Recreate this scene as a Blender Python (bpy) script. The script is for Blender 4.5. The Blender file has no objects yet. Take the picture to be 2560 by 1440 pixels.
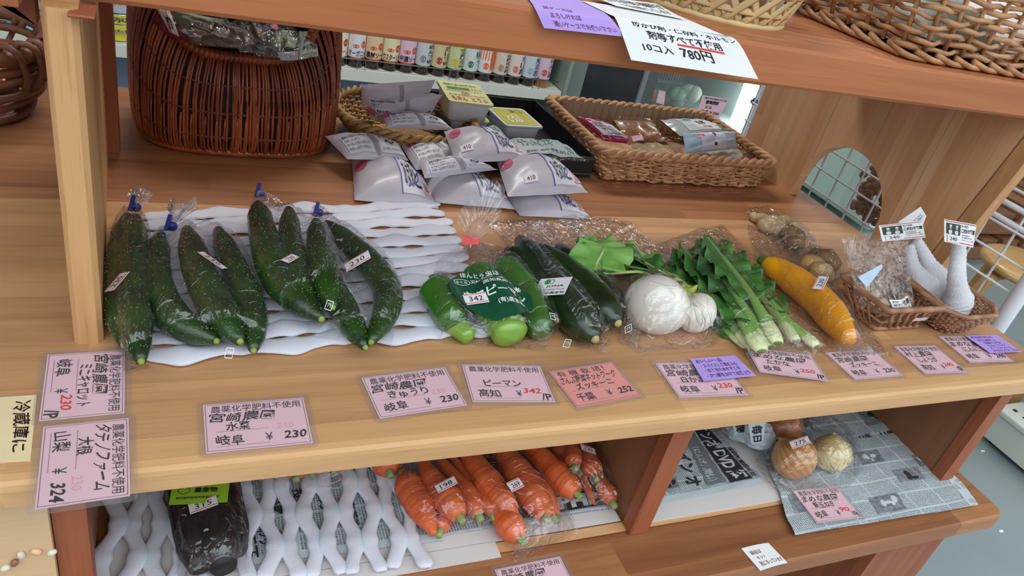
import bpy, math, random
import numpy as np
from mathutils import Matrix, Vector
C = bpy.context.scene
COL = C.collection
rng = np.random.default_rng(7)
PI = math.pi
# ---------------------------------------------------------------- camera
SKY = 4.0
YAW, PIT, ROLL, FPX, CZ = 0.49488, 0.53385, -0.25333, 1866.56, 1.28
F_ = np.array([math.sin(YAW)*math.cos(PIT), math.cos(YAW)*math.cos(PIT), -math.sin(PIT)])
R0 = np.cross(F_, [0, 0, 1]); R0 /= np.linalg.norm(R0); D0 = np.cross(F_, R0)
R_ = math.cos(ROLL)*R0+math.sin(ROLL)*D0; D_ = np.cross(F_, R_)
cd = bpy.data.cameras.new('camera'); cam = bpy.data.objects.new('camera', cd); COL.objects.link(cam)
cam.matrix_world = Matrix(((R_[0], -D_[0], -F_[0], 0), (R_[1], -D_[1], -F_[1], 0), (R_[2], -D_[2], -F_[2], CZ), (0, 0, 0, 1)))
cd.sensor_width = 36; cd.lens = FPX/2560*36; cd.clip_start = .01; cd.clip_end = 100
C.camera = cam
# ---------------------------------------------------------------- world and lights
C.view_settings.view_transform = 'Standard'; C.view_settings.look = 'None'
C.view_settings.gamma = 1; C.view_settings.use_curve_mapping = False
C.view_settings.exposure = -0.1
W = bpy.data.worlds.new('sky'); C.world = W; W.use_nodes = True
bg = W.node_tree.nodes['Background']; bg.inputs[0].default_value = (.80, .90, 1.0, 1); bg.inputs[1].default_value = 1.0
_n = W.node_tree.nodes; _l = W.node_tree.links           # overcast sky: zenith about three times the horizon, dull street below
_tc = _n.new('ShaderNodeTexCoord'); _sx = _n.new('ShaderNodeSeparateXYZ'); _l.new(_tc.outputs['Generated'], _sx.inputs[0])
_rp = _n.new('ShaderNodeValToRGB'); _e = _rp.color_ramp.elements
_mr = _n.new('ShaderNodeMath'); _mr.operation = 'MULTIPLY_ADD'; _mr.inputs[1].default_value = .5; _mr.inputs[2].default_value = .5
_l.new(_sx.outputs[2], _mr.inputs[0]); _l.new(_mr.outputs[0], _rp.inputs[0])
_e[0].position = .49; _e[0].color = (.10, .10, .10, 1); _e[1].position = .51; _e[1].color = (.20, .23, .26, 1)
_q = _e.new(1.0); _q.color = (.90, .97, 1.0, 1)
_l.new(_rp.outputs[0], bg.inputs[0]); bg.inputs[1].default_value = SKY
def area(name, loc, rot, sx, sy, power, col=(1, 1, 1)):
    l = bpy.data.lights.new(name, 'AREA'); l.shape = 'RECTANGLE'; l.size = sx; l.size_y = sy; l.energy = power; l.color = col
    o = bpy.data.objects.new(name, l); COL.objects.link(o); o.location = loc; o.rotation_euler = rot; return o
area('added_ceiling_fill', (.5, 1.95, 2.55), (0, 0, 0), 1.2, .3, 26, (1, .97, .92))  # unseen lamp, added to brighten the rear goods and the bottles
area('added_ceiling_fill', (3.2, 2.6, 2.55), (0, 0, 0), 1.2, .3, 26, (1, .97, .92))  # second unseen lamp, added to raise the light indoors
C.cycles.transparent_max_bounces = 24; C.cycles.max_bounces = 8; C.cycles.diffuse_bounces = 4
C.cycles.sample_clamp_indirect = 4
# ---------------------------------------------------------------- helpers
def at(px, py, z=None, y=None, x=None):
    """a surveyed image point turned into a world point on a real plane"""
    d = F_+R_*(px-1280)/FPX+D_*(py-720)/FPX
    t = (z-CZ)/d[2] if z is not None else (y/d[1] if y is not None else x/d[0])
    return np.array([0, 0, CZ])+t*d
def sget(i, n):
    try: return i[n]
    except Exception: return None
def lin(c):
    if isinstance(c, str):
        c = [int(c[k:k+2], 16)/255 for k in (0, 2, 4)]
    return tuple((v/12.92 if v <= .04045 else ((v+.055)/1.055)**2.4) for v in c)
MATS = {}
def mat(name, col, rough=.5, metal=0, spec=.5, bump=0, bscale=200, vary=0, vscale=20, alpha=1, trans=0, emit=0, coat=0, sss=0, col2=None, stretch=(1, 1, 1)):
    if name in MATS: return MATS[name]
    m = bpy.data.materials.new(name); m.use_nodes = True; nt = m.node_tree; b = nt.nodes['Principled BSDF']
    c = lin(col); b.inputs['Base Color'].default_value = (*c, 1); b.inputs['Roughness'].default_value = rough
    b.inputs['Metallic'].default_value = metal; b.inputs['Specular IOR Level'].default_value = spec
    if trans: b.inputs['Transmission Weight'].default_value = trans
    if coat: b.inputs['Coat Weight'].default_value = coat; b.inputs['Coat Roughness'].default_value = .1
    if sss: b.inputs['Subsurface Weight'].default_value = sss; b.inputs['Subsurface Scale'].default_value = .01
    if alpha < 1: b.inputs['Alpha'].default_value = alpha
    if emit: b.inputs['Emission Color'].default_value = (*c, 1); b.inputs['Emission Strength'].default_value = emit
    if bump or vary or col2:
        tc = nt.nodes.new('ShaderNodeTexCoord'); mp = nt.nodes.new('ShaderNodeMapping'); mp.inputs['Scale'].default_value = stretch
        nt.links.new(tc.outputs['Object'], mp.inputs[0])
    if vary or col2:
        n = nt.nodes.new('ShaderNodeTexNoise'); n.inputs['Scale'].default_value = vscale; n.inputs['Detail'].default_value = 5
        nt.links.new(mp.outputs[0], n.inputs[0])
        r = nt.nodes.new('ShaderNodeValToRGB'); r.color_ramp.elements[0].position = .35; r.color_ramp.elements[1].position = .65
        d = lin(col2) if col2 else tuple(v*(1-vary) for v in c)
        r.color_ramp.elements[0].color = (*d, 1); r.color_ramp.elements[1].color = (*c, 1)
        nt.links.new(n.outputs[0], r.inputs[0]); nt.links.new(r.outputs[0], b.inputs['Base Color'])
    if bump:
        n = nt.nodes.new('ShaderNodeTexNoise'); n.inputs['Scale'].default_value = bscale; n.inputs['Detail'].default_value = 4
        nt.links.new(mp.outputs[0], n.inputs[0]); bp = nt.nodes.new('ShaderNodeBump'); bp.inputs['Strength'].default_value = bump
        bp.inputs['Distance'].default_value = .002
        nt.links.new(n.outputs[0], bp.inputs['Height']); nt.links.new(bp.outputs[0], b.inputs['Normal'])
    MATS[name] = m; return m
def wood(name, ca, cb, dark, stave=(.4, .04), rot=(0, 0, 0), rough=.42, grain=1., knots=0):
    """edge-glued board: staves of differing tone with long grain; local x of the mapping runs along the grain"""
    if name in MATS: return MATS[name]
    m = bpy.data.materials.new(name); m.use_nodes = True; nt = m.node_tree; N = nt.nodes; Lk = nt.links; b = N['Principled BSDF']
    b.inputs['Roughness'].default_value = rough; b.inputs['Specular IOR Level'].default_value = .4
    tc = N.new('ShaderNodeTexCoord'); mp = N.new('ShaderNodeMapping'); mp.inputs['Rotation'].default_value = rot
    Lk.new(tc.outputs['Object'], mp.inputs[0])
    br = N.new('ShaderNodeTexBrick'); br.offset = .37; br.inputs['Scale'].default_value = 1; br.inputs['Mortar Size'].default_value = .0003
    br.inputs['Mortar Smooth'].default_value = .3
    br.inputs['Brick Width'].default_value = stave[0]; br.inputs['Row Height'].default_value = stave[1]
    br.inputs['Color1'].default_value = (0, 0, 0, 1); br.inputs['Color2'].default_value = (1, 1, 1, 1); br.inputs['Mortar'].default_value = (.3, .3, .3, 1)
    Lk.new(mp.outputs[0], br.inputs[0])
    g = N.new('ShaderNodeMapping'); g.inputs['Scale'].default_value = (2.2, 45, 45); Lk.new(mp.outputs[0], g.inputs[0])
    ad = N.new('ShaderNodeVectorMath'); ad.operation = 'MULTIPLY_ADD'; ad.inputs[1].default_value = (7, 7, 7)
    Lk.new(br.outputs[0], ad.inputs[0]); Lk.new(g.outputs[0], ad.inputs[2])
    n1 = N.new('ShaderNodeTexNoise'); n1.inputs['Scale'].default_value = 1.; n1.inputs['Detail'].default_value = 6; n1.inputs['Distortion'].default_value = .6
    Lk.new(ad.outputs[0], n1.inputs[0])
    g2 = N.new('ShaderNodeMapping'); g2.inputs['Scale'].default_value = (14, 420, 420); Lk.new(mp.outputs[0], g2.inputs[0])
    n2 = N.new('ShaderNodeTexNoise'); n2.inputs['Scale'].default_value = 1; n2.inputs['Detail'].default_value = 3; Lk.new(g2.outputs[0], n2.inputs[0])
    r1 = N.new('ShaderNodeMixRGB'); r1.inputs[1].default_value = (*lin(ca), 1); r1.inputs[2].default_value = (*lin(cb), 1)
    Lk.new(br.outputs[0], r1.inputs[0])
    rp = N.new('ShaderNodeMapRange'); rp.inputs[1].default_value = .42; rp.inputs[2].default_value = .72; rp.inputs[4].default_value = .6*grain
    Lk.new(n1.outputs[0], rp.inputs[0])
    r2 = N.new('ShaderNodeMixRGB'); r2.inputs[2].default_value = (*lin(dark), 1); Lk.new(rp.outputs[0], r2.inputs[0]); Lk.new(r1.outputs[0], r2.inputs[1])
    rq = N.new('ShaderNodeMapRange'); rq.inputs[1].default_value = .56; rq.inputs[2].default_value = .75; rq.inputs[4].default_value = .5*grain
    Lk.new(n2.outputs[0], rq.inputs[0])
    r3 = N.new('ShaderNodeMixRGB'); r3.inputs[2].default_value = (*lin(dark), 1); Lk.new(rq.outputs[0], r3.inputs[0]); Lk.new(r2.outputs[0], r3.inputs[1])
    Lk.new(r3.outputs[0], b.inputs['Base Color'])
    bp = N.new('ShaderNodeBump'); bp.inputs['Strength'].default_value = .15; bp.inputs['Distance'].default_value = .001
    Lk.new(n2.outputs[0], bp.inputs['Height']); Lk.new(bp.outputs[0], b.inputs['Normal'])
    MATS[name] = m; return m
def film(name, gloss=.16, haze=.03, bump=.5, bscale=60, tint=(.985, .985, .99), rough=.07, hz=(.85, .87, .9)):
    """clear crinkled wrapping film: mostly see-through, sharp sky reflections"""
    if name in MATS: return MATS[name]
    m = bpy.data.materials.new(name); m.use_nodes = True; nt = m.node_tree; N = nt.nodes; Lk = nt.links
    N.remove(N['Principled BSDF']); out = N['Material Output']
    tr = N.new('ShaderNodeBsdfTransparent'); tr.inputs[0].default_value = (*tint, 1)
    gl = N.new('ShaderNodeBsdfGlossy'); gl.inputs['Roughness'].default_value = rough
    df = N.new('ShaderNodeBsdfDiffuse'); df.inputs[0].default_value = (*hz, 1)
    tc = N.new('ShaderNodeTexCoord')
    n = N.new('ShaderNodeTexNoise'); n.inputs['Scale'].default_value = bscale; n.inputs['Detail'].default_value = 3; n.inputs['Distortion'].default_value = 1.2
    v = N.new('ShaderNodeTexVoronoi'); v.feature = 'DISTANCE_TO_EDGE'; v.inputs['Scale'].default_value = bscale*.6
    mx = N.new('ShaderNodeVectorMath'); mx.operation = 'MULTIPLY_ADD'; mx.inputs[1].default_value = (.03, .03, .03)
    Lk.new(tc.outputs['Object'], n.inputs[0]); Lk.new(n.outputs['Color'], mx.inputs[0]); Lk.new(tc.outputs['Object'], mx.inputs[2]); Lk.new(mx.outputs[0], v.inputs[0])
    def M_(op, a, b=None):
        q = N.new('ShaderNodeMath'); q.operation = op; Lk.new(a, q.inputs[0])
        if isinstance(b, (int, float)): q.inputs[1].default_value = b
        elif b is not None: Lk.new(b, q.inputs[1])
        return q.outputs[0]
    n2 = N.new('ShaderNodeTexNoise'); n2.inputs['Scale'].default_value = bscale*.33; n2.inputs['Detail'].default_value = 1; n2.inputs['Distortion'].default_value = 2.2; Lk.new(tc.outputs['Object'], n2.inputs[0])
    ridge = lambda o, p: M_('POWER', M_('SUBTRACT', M_('MULTIPLY', M_('ABSOLUTE', M_('SUBTRACT', o, .5)), -2.0), -1.0), p)
    hgt = M_('ADD', M_('MULTIPLY', ridge(n2.outputs[0], 14), .8), M_('ADD', M_('MULTIPLY', ridge(n.outputs[0], 10), .05), M_('MULTIPLY', v.outputs[0], 2.4)))
    bp = N.new('ShaderNodeBump'); bp.inputs['Strength'].default_value = bump; bp.inputs['Distance'].default_value = .004
    Lk.new(hgt, bp.inputs['Height']); Lk.new(bp.outputs[0], gl.inputs['Normal'])
    lw = N.new('ShaderNodeLayerWeight'); lw.inputs[0].default_value = .5; Lk.new(bp.outputs[0], lw.inputs['Normal'])
    pw = N.new('ShaderNodeMath'); pw.operation = 'POWER'; pw.inputs[1].default_value = 4; Lk.new(lw.outputs['Facing'], pw.inputs[0])
    fr = N.new('ShaderNodeMath'); fr.operation = 'MULTIPLY_ADD'; fr.inputs[1].default_value = .42; fr.inputs[2].default_value = .06; Lk.new(pw.outputs[0], fr.inputs[0])
    fm = N.new('ShaderNodeMath'); fm.operation = 'MULTIPLY_ADD'; fm.inputs[1].default_value = gloss*6; fm.inputs[2].default_value = 0.0; fm.use_clamp = True
    Lk.new(fr.outputs[0], fm.inputs[0])
    mn = N.new('ShaderNodeMath'); mn.operation = 'MINIMUM'; mn.inputs[1].default_value = .75; Lk.new(fm.outputs[0], mn.inputs[0])
    m1 = N.new('ShaderNodeMixShader'); m1.inputs[0].default_value = haze; Lk.new(tr.outputs[0], m1.inputs[1]); Lk.new(df.outputs[0], m1.inputs[2])
    m2 = N.new('ShaderNodeMixShader'); Lk.new(mn.outputs[0], m2.inputs[0]); Lk.new(m1.outputs[0], m2.inputs[1]); Lk.new(gl.outputs[0], m2.inputs[2])
    Lk.new(m2.outputs[0], out.inputs[0]); MATS[name] = m; return m
def tag(o, label=None, cat=None, group=None, kind=None):
    if label: o['label'] = label
    if cat: o['category'] = cat
    if group: o['group'] = group
    if kind: o['kind'] = kind
    return o
def thing(name, label, cat, loc=(0, 0, 0), rz=0, group=None):
    o = bpy.data.objects.new(name, None); COL.objects.link(o); o.location = [float(v) for v in loc]; o.rotation_euler = (0, 0, rz); o.empty_display_size = .02
    return tag(o, label, cat, group)
def wm(o):
    m = Matrix.Translation(o.location) @ o.rotation_euler.to_matrix().to_4x4()
    return wm(o.parent) @ m if o.parent else m
class MB:
    """collects world-space geometry; build() links ONE mesh object"""
    def __init__(s): s.v = []; s.f = []; s.m = []; s.n = 0; s.sm = []
    def add(s, V, Fc, mi=0, smooth=True):
        V = np.asarray(V, float).reshape(-1, 3); s.v.append(V)
        if isinstance(Fc, np.ndarray): Fl = (Fc+s.n).tolist()
        else: Fl = [[i+s.n for i in q] for q in Fc]
        s.f += Fl; s.m += [mi]*len(Fl); s.sm += [smooth]*len(Fl); s.n += len(V)
    def build(s, name, mats, parent=None, label=None, kind=None, cat=None, group=None):
        V = np.concatenate(s.v) if s.v else np.zeros((0, 3))
        if not isinstance(mats, (list, tuple)): mats = [mats]
        me = bpy.data.meshes.new(name)
        org = np.zeros(3)
        if parent is not None:
            iv = np.array(wm(parent).inverted()); V = V @ iv[:3, :3].T+iv[:3, 3]
        elif len(V):
            org = np.array([(V[:, 0].min()+V[:, 0].max())/2, (V[:, 1].min()+V[:, 1].max())/2, V[:, 2].min()]); V = V-org
        me.from_pydata(V.tolist(), [], s.f)
        for mm in mats: me.materials.append(mm)
        me.polygons.foreach_set('material_index', s.m); me.polygons.foreach_set('use_smooth', s.sm); me.update()
        o = bpy.data.objects.new(name, me); COL.objects.link(o)
        if parent is not None: o.parent = parent
        else: o.location = org.tolist()
        return tag(o, label, cat, group, kind)
    # ---- shapes
    def box(s, x0, x1, y0, y1, z0, z1, mi=0, bev=0): s.prism([(x0, y0), (x1, y0), (x1, y1), (x0, y1)], z0, z1, mi, bev)
    def prism(s, poly, z0, z1, mi=0, bev=0, M=None):
        P = np.array(poly, float); n = len(P)
        if bev:
            c = P.mean(0)
            rings = [(bev, z0), (0, z0+bev), (0, z1-bev), (bev*.3, z1-bev*.3), (bev, z1)]
        else: rings = [(0, z0), (0, z1)]
        V = []
        # inward offset by miter
        e = np.roll(P, -1, 0)-P; e /= np.linalg.norm(e, axis=1)[:, None]; nn = np.stack([-e[:, 1], e[:, 0]], 1)
        pn = np.roll(nn, 1, 0); mit = nn+pn; mit /= (1+(nn*pn).sum(1))[:, None]
        for o, z in rings:
            Q = P+mit*o; V.append(np.column_stack([Q, np.full(n, z)]))
        V = np.concatenate(V)
        if M is not None: V = V @ np.array(M)[:3, :3].T+np.array(M)[:3, 3]
        Fc = [[r*n+i, r*n+(i+1) % n, (r+1)*n+(i+1) % n, (r+1)*n+i] for r in range(len(rings)-1) for i in range(n)]
        Fc.append(list(range(n))[::-1]); Fc.append([(len(rings)-1)*n+i for i in range(n)])
        s.add(V, Fc, mi, False)
    def obox(s, c, ax, ay, az, hx, hy, hz, mi=0, bev=0):
        M = np.eye(4); M[:3, 0] = ax; M[:3, 1] = ay; M[:3, 2] = az; M[:3, 3] = c
        s.prism([(-hx, -hy), (hx, -hy), (hx, hy), (-hx, hy)], -hz, hz, mi, bev, M)
    def tube(s, P, r, k=8, mi=0, closed=False, flat=1., up=(0, 0, 1), caps=True):
        P = np.asarray(P, float); n = len(P); r = np.broadcast_to(np.asarray(r, float), (n,))
        if closed: T = np.roll(P, -1, 0)-np.roll(P, 1, 0)
        else: T = np.gradient(P, axis=0)
        T /= np.maximum(np.linalg.norm(T, axis=1), 1e-9)[:, None]
        up = np.broadcast_to(np.array(up, float), (n, 3))
        A = np.cross(T, up); la = np.linalg.norm(A, axis=1)
        alt = np.cross(T, [1., .1, 0]); A = np.where((la < .15)[:, None], alt, A); A /= np.linalg.norm(A, axis=1)[:, None]; B = np.cross(A, T)
        # keep frames consistent
        for i in range(1, n):
            if A[i] @ A[i-1] < 0: A[i] = -A[i]; B[i] = -B[i]
        th = np.arange(k)*2*PI/k
        V = P[:, None]+r[:, None, None]*(np.cos(th)[None, :, None]*A[:, None]+flat*np.sin(th)[None, :, None]*B[:, None])
        m = n if closed else n-1
        i = np.arange(m)[:, None]; j = np.arange(k)[None]; i2 = (i+1) % n; j2 = (j+1) % k
        Fc = np.stack([i*k+j, i2*k+j, i2*k+j2, i*k+j2], -1).reshape(-1, 4)
        s.add(V, Fc, mi)
        if caps and not closed:
            b0 = s.n-n*k; s.f.append([b0+q for q in range(k)]); s.f.append([b0+(n-1)*k+q for q in range(k)][::-1]); s.m += [mi]*2; s.sm += [True]*2
    def lathe(s, prof, c, k=20, mi=0, ax=None, sx=1, sy=1, rz=0, mis=None):
        prof = np.array(prof, float); th = np.arange(k)*2*PI/k+rz
        V = np.stack([prof[:, 0][:, None]*np.cos(th)*sx, prof[:, 0][:, None]*np.sin(th)*sy, np.repeat(prof[:, 1][:, None], k, 1)], -1)
        if ax is not None:
            z = np.array(ax, float); z /= np.linalg.norm(z); a = np.cross([0, 0, 1.], z)
            a = np.array([1., 0, 0]) if np.linalg.norm(a) < 1e-6 else a/np.linalg.norm(a); b = np.cross(z, a)
            V = V[..., :1]*a+V[..., 1:2]*b+V[..., 2:]*z
        V = V+np.array(c); n = len(prof)
        for r in range(n-1):
            pass
        i = np.arange(n-1)[:, None]; j = np.arange(k)[None]; j2 = (j+1) % k
        Fc = np.stack([i*k+j, i*k+j2, (i+1)*k+j2, (i+1)*k+j], -1)
        if mis is None: s.add(V, Fc.reshape(-1, 4), mi)
        else:
            b0 = s.n; s.add(V, Fc.reshape(-1, 4), mi); s.m[-(n-1)*k:] = np.repeat(mis, k).tolist()
    def grid(s, G, mi=0, flip=False):
        G = np.asarray(G); a, b = G.shape[:2]; i = np.arange(a-1)[:, None]; j = np.arange(b-1)[None]
        Fc = np.stack([i*b+j, i*b+j+1, (i+1)*b+j+1, (i+1)*b+j], -1).reshape(-1, 4)
        s.add(G, Fc[:, ::-1] if flip else Fc, mi)
def crv(P, n):
    """Catmull-Rom through the points, n samples"""
    P = np.asarray(P, float)
    if len(P) == 2: t = np.linspace(0, 1, n)[:, None]; return P[0]*(1-t)+P[1]*t
    Q = np.concatenate([[2*P[0]-P[1]], P, [2*P[-1]-P[-2]]]); t = np.linspace(0, len(P)-1-1e-9, n); i = t.astype(int); f = (t-i)[:, None]
    a, b, c, d = Q[i], Q[i+1], Q[i+2], Q[i+3]
    return .5*((2*b)+(c-a)*f+(2*a-5*b+4*c-d)*f*f+(3*b-3*c+d-a)*f**3)
def curve_at(P, t):
    P = np.asarray(P, float); t = np.clip(np.asarray(t, float), 0, 1)*(len(P)-1)
    if len(P) == 2: return P[0]*(1-t[..., None])+P[1]*t[..., None]
    Q = np.concatenate([[2*P[0]-P[1]], P, [2*P[-1]-P[-2]]]); i = np.minimum(t.astype(int), len(P)-2); f = (t-i)[..., None]
    a, b, c, d = Q[i], Q[i+1], Q[i+2], Q[i+3]
    return .5*((2*b)+(c-a)*f+(2*a-5*b+4*c-d)*f*f+(3*b-3*c+d-a)*f**3)
# ---- surfaces S(u, v): u to the right, v down the sheet
def quad(TL, TR, BR, BL):
    TL, TR, BR, BL = [np.array(p, float) for p in (TL, TR, BR, BL)]
    def S(u, v): u = np.asarray(u, float)[..., None]; v = np.asarray(v, float)[..., None]; return (TL*(1-u)+TR*u)*(1-v)+(BL*(1-u)+BR*u)*v
    return S
def rows(L, R, wav=0, fr=3):
    def S(u, v):
        u = np.asarray(u, float); v = np.asarray(v, float); a = curve_at(L, v); b = curve_at(R, v); p = a*(1-u[..., None])+b*u[..., None]
        if wav: p = p+np.array([0, 0, 1.])*(wav*np.sin(fr*3*u+2*v)*np.sin(fr*v*2+u))[..., None]
        return p
    return S
def pillow(TL, TR, BR, BL, t, wr=.0015, seed=0, base=0):
    Q = quad(TL, TR, BR, BL); r = np.random.default_rng(seed); ph = r.uniform(0, 6, 8)
    n0 = np.cross(np.array(TR)-TL, np.array(TL)-np.array(BL)); n0 = n0/np.linalg.norm(n0)
    def S(u, v):
        u = np.asarray(u, float); v = np.asarray(v, float); p = Q(u, v)
        e = np.clip(4*u*(1-u), 0, 1)**.6*np.clip(4*v*(1-v), 0, 1)**.5
        w = np.sin(9*u+ph[0]+2*np.sin(5*v+ph[1]))*np.sin(7*v+ph[2])+.6*np.sin(23*u+ph[3]+3*v)*np.sin(4*v+ph[4])+.5*np.abs(np.sin(12*v+ph[5]+6*u))
        return p+n0*(t*e+wr*w*(.25+e)+base)[..., None]
    return S
def nrm(S, u, v):
    h = .004; du = S(u+h, v)-S(u-h, v); dv = S(u, v-h)-S(u, v+h); n = np.cross(du, dv); return n/np.maximum(np.linalg.norm(n, axis=-1), 1e-12)[..., None]
def sub(S, u0, v0, u1, v1): return lambda u, v: S(u0+(u1-u0)*np.asarray(u, float), v0+(v1-v0)*np.asarray(v, float))
def sheet(mb, S, nu=2, nv=2, eps=0, thick=0, mi=0):
    u, v = np.meshgrid(np.linspace(0, 1, nu), np.linspace(0, 1, nv)); G = S(u, v)
    N = nrm(S, u, v) if (eps or thick) else 0
    G = G+N*eps if eps else G
    mb.grid(G, mi, True)
    if thick:
        H = G-N*thick; mb.grid(H, mi)
        for a, b in ((G[0], H[0]), (H[-1], G[-1]), (H[:, 0], G[:, 0]), (G[:, -1], H[:, -1])): mb.grid(np.stack([a, b]), mi, True)
def disc(mb, S, cu, cv, ru, rv, eps, mi=0, k=20, pts=None):
    th = np.arange(k)*2*PI/k; u = np.r_[cu, cu+ru*np.cos(th)]; v = np.r_[cv, cv+rv*np.sin(th)]
    G = S(u, v)+nrm(S, u, v)*eps; mb.add(G, [[0, 1+(i+1) % k, 1+i] for i in range(k)], mi)
def stroke(mb, S, pts, w, eps, mi=0, asp=1.):
    """ink line through (u,v) points; w in u units, asp = sheet width / height"""
    P = np.array(pts, float); n = max(8, len(P)*5); P = crv(P, n) if len(P) > 2 else crv(P, 6); T = np.gradient(P, axis=0); T[:, 1] /= asp
    T /= np.linalg.norm(T, axis=1)[:, None]; Nn = np.stack([-T[:, 1], T[:, 0]*asp], 1)*w/2
    A = P+Nn; B = P-Nn
    G = np.stack([S(A[:, 0], A[:, 1])+nrm(S, A[:, 0], A[:, 1])*eps, S(B[:, 0], B[:, 1])+nrm(S, B[:, 0], B[:, 1])*eps]); mb.grid(G, mi)
TXT = {}
def glyphs(s, bold=0, res=2):
    k = (s, bold)
    if k in TXT: return TXT[k]
    cu = bpy.data.curves.new('t', 'FONT'); cu.body = s; cu.size = 1; cu.resolution_u = res; cu.offset = bold; cu.align_x = 'LEFT'
    ob = bpy.data.objects.new('t', cu); me = ob.to_mesh()
    V = np.zeros(len(me.vertices)*3); me.vertices.foreach_get('co', V); V = V.reshape(-1, 3)[:, :2].copy()
    Fc = [list(p.vertices) for p in me.polygons]; ob.to_mesh_clear(); bpy.data.objects.remove(ob); bpy.data.curves.remove(cu)
    TXT[k] = (V, Fc); return TXT[k]
def ink(mb, S, s, u0, v0, u1, v1, mi=0, eps=.0003, bold=.01, rot=0, hand=0, seed=0, shear=0):
    """text s stretched into the (u,v) box of the sheet; rot in quarter turns clockwise"""
    V, Fc = glyphs(s, bold)
    if not len(V): return
    lo = V.min(0); hi = V.max(0); Q = (V-lo)/np.maximum(hi-lo, 1e-6)
    a = Q[:, 0].copy(); b = 1-Q[:, 1]
    a = a+shear*(.5-b)
    if hand:
        r = np.random.default_rng(seed+len(s)); p = r.uniform(0, 6, 6); n = max(2, len(s))
        a2 = a+hand*.05/n*np.sin(n*3.1*a+p[0]+3*b)
        b = b+hand*.05*np.sin(n*2.3*a+p[2])+hand*.012*np.sin(n*5*a+p[3]+4*b); a = a2
    for _ in range(rot % 4): a, b = 1-b, a
    u = u0+(u1-u0)*a; v = v0+(v1-v0)*b
    P = S(u, v); P = P+nrm(S, u, v)*eps; mb.add(P, Fc, mi, False)
# ================================================================ setting
ZM, ZU, ZL = .80, 1.149, .55       # tops of the middle, upper and lower shelf
def struct(name, mb, m): return mb.build(name, m, kind='structure')
mfloor = mat('grey_vinyl', '8a9598', .35, bump=.05, vary=.12, vscale=3)
b = MB(); b.box(-4, 6, -1.6, 5.2, -.05, 0); struct('floor', b, mfloor)
mwall = mat('blue_grey_wall', '8496ad', .7, vary=.05, vscale=2)
b = MB(); b.box(-4, 6, 5.2, 5.3, 0, 2.7); struct('wall_back', b, mwall)
b = MB(); b.box(-4.1, -4, -1.6, 5.3, 0, 2.7); struct('wall_left', b, mwall)
b = MB(); b.box(6, 6.1, .3, 5.3, 0, 2.7); struct('wall_right', b, mwall)
b = MB(); b.box(-4.1, 6.1, -.1, 5.3, 2.7, 2.8); struct('ceiling', b, mat('ceiling_white', 'd8d8d2', .8, vary=.03))
b = MB(); b.box(-14, 14, -9.2, -9, 0, 3.0); struct('wall_added_horizon_block', b, mat('horizon_block_grey', '6d6a66', .9, vary=.2, vscale=.6))  # unseen slab, added to block low sky light near the horizon
# ================================================================ the shelf stand
wm_mid = wood('beech_staves', 'cc9c6e', 'b98a62', '9a6a42', (.42, .047))
wm_up = wood('larch_board', 'b8744a', 'b06b42', '93502c', (3., .3), rough=.5, grain=.8)
wm_low = wood('pine_staves', 'b07a50', '8f5c3b', '6f402a', (.36, .05), grain=1.1)
wm_panel = wood('oak_panel', 'f0c59a', 'd6a274', 'b88458', (.3, .032), rot=(0, PI/2, 0), grain=.7)
wm_post = wood('pale_post_wood', 'd2a271', 'c8945f', 'a06a3a', (2., .3), rot=(0, PI/2, 0))
wm_red = wood('reddish_pine', 'a5603f', '9c5838', '7e4028', (2., .3), rot=(0, PI/2, 0), grain=1.2)
wm_ply = wood('dark_plywood', '8d5f42', '86583c', '6a432e', (2., .5), rot=(0, PI/2, 0), grain=.7)
wm_ply2 = wood('pale_plywood', 'd9b892', 'd4b088', 'c09870', (2., .5), grain=.4)
wm_nose = wood('pale_front_strip', 'd6ab7c', 'cfa172', 'b78752', (.62, .2), grain=1.)
st = thing('display_shelf', 'large wooden display stand with three shelves, side panel and divider', 'shelf', (.5, .9, 0))
# middle shelf: two glued boards with the visible seam, plus a rounded front strip
def strip(prof, x0, x1):
    """extrude a y,z profile along x"""
    b = MB(); P = np.array(prof, float); n = len(P)
    V = np.concatenate([np.column_stack([np.full(n, x), P]) for x in (x0, x1)])
    b.add(V, [[i, (i+1) % n, n+(i+1) % n, n+i] for i in range(n)]+[list(range(n))[::-1], [n+i for i in range(n)]], 0, False); return b
MX0, MX1 = -.62, 1.16
b = MB(); b.box(MX0, MX1, .500, .9175, ZM-.027, ZM, bev=.0006); b.build('shelf_board', wm_mid, st)
b = MB(); b.box(MX0, MX1, .9188, 1.315, ZM-.027, ZM, bev=.0006); b.build('shelf_board', wood('beech_rear_shaded', 'b0784f', '9a6442', '784a2e', (.46, .047)), st)  # darker red: partly its own tone, partly upper-shelf shade put into the colour
fy = .466
prof = [(.500, ZM-.0275), (.500, ZM), (fy+.010, ZM), (fy+.004, ZM-.0015), (fy+.001, ZM-.0045), (fy, ZM-.009), (fy, ZM-.0255), (fy+.002, ZM-.0275)]
strip(prof, MX0, .5515).build('front_strip', wm_nose, st)
strip([(y+.0008, z-.0005) for y, z in prof], .552, MX1+.012).build('front_strip', wm_nose, st)
# upper shelf
b = strip([(1.03, 1.104), (1.03, ZU), (.663, ZU), (.659, ZU-.004), (.659, 1.108), (.662, 1.104)], -.135, 1.5); b.build('upper_board', wm_up, st)
# left upright board, bevelled, standing a little askew, with its rear cleat
b = MB(); b.prism([(-.0875, .636), (-.0835, .632), (-.068, .632), (-.0635, .637), (-.0835, 1.066), (-.108, 1.066)], ZM, 1.104); b.build('upright', wm_post, st)
b = MB(); b.box(-.085, -.069, 1.055, 1.082, ZM, 1.104, bev=.001); b.build('cleat', wm_red, st)
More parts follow.
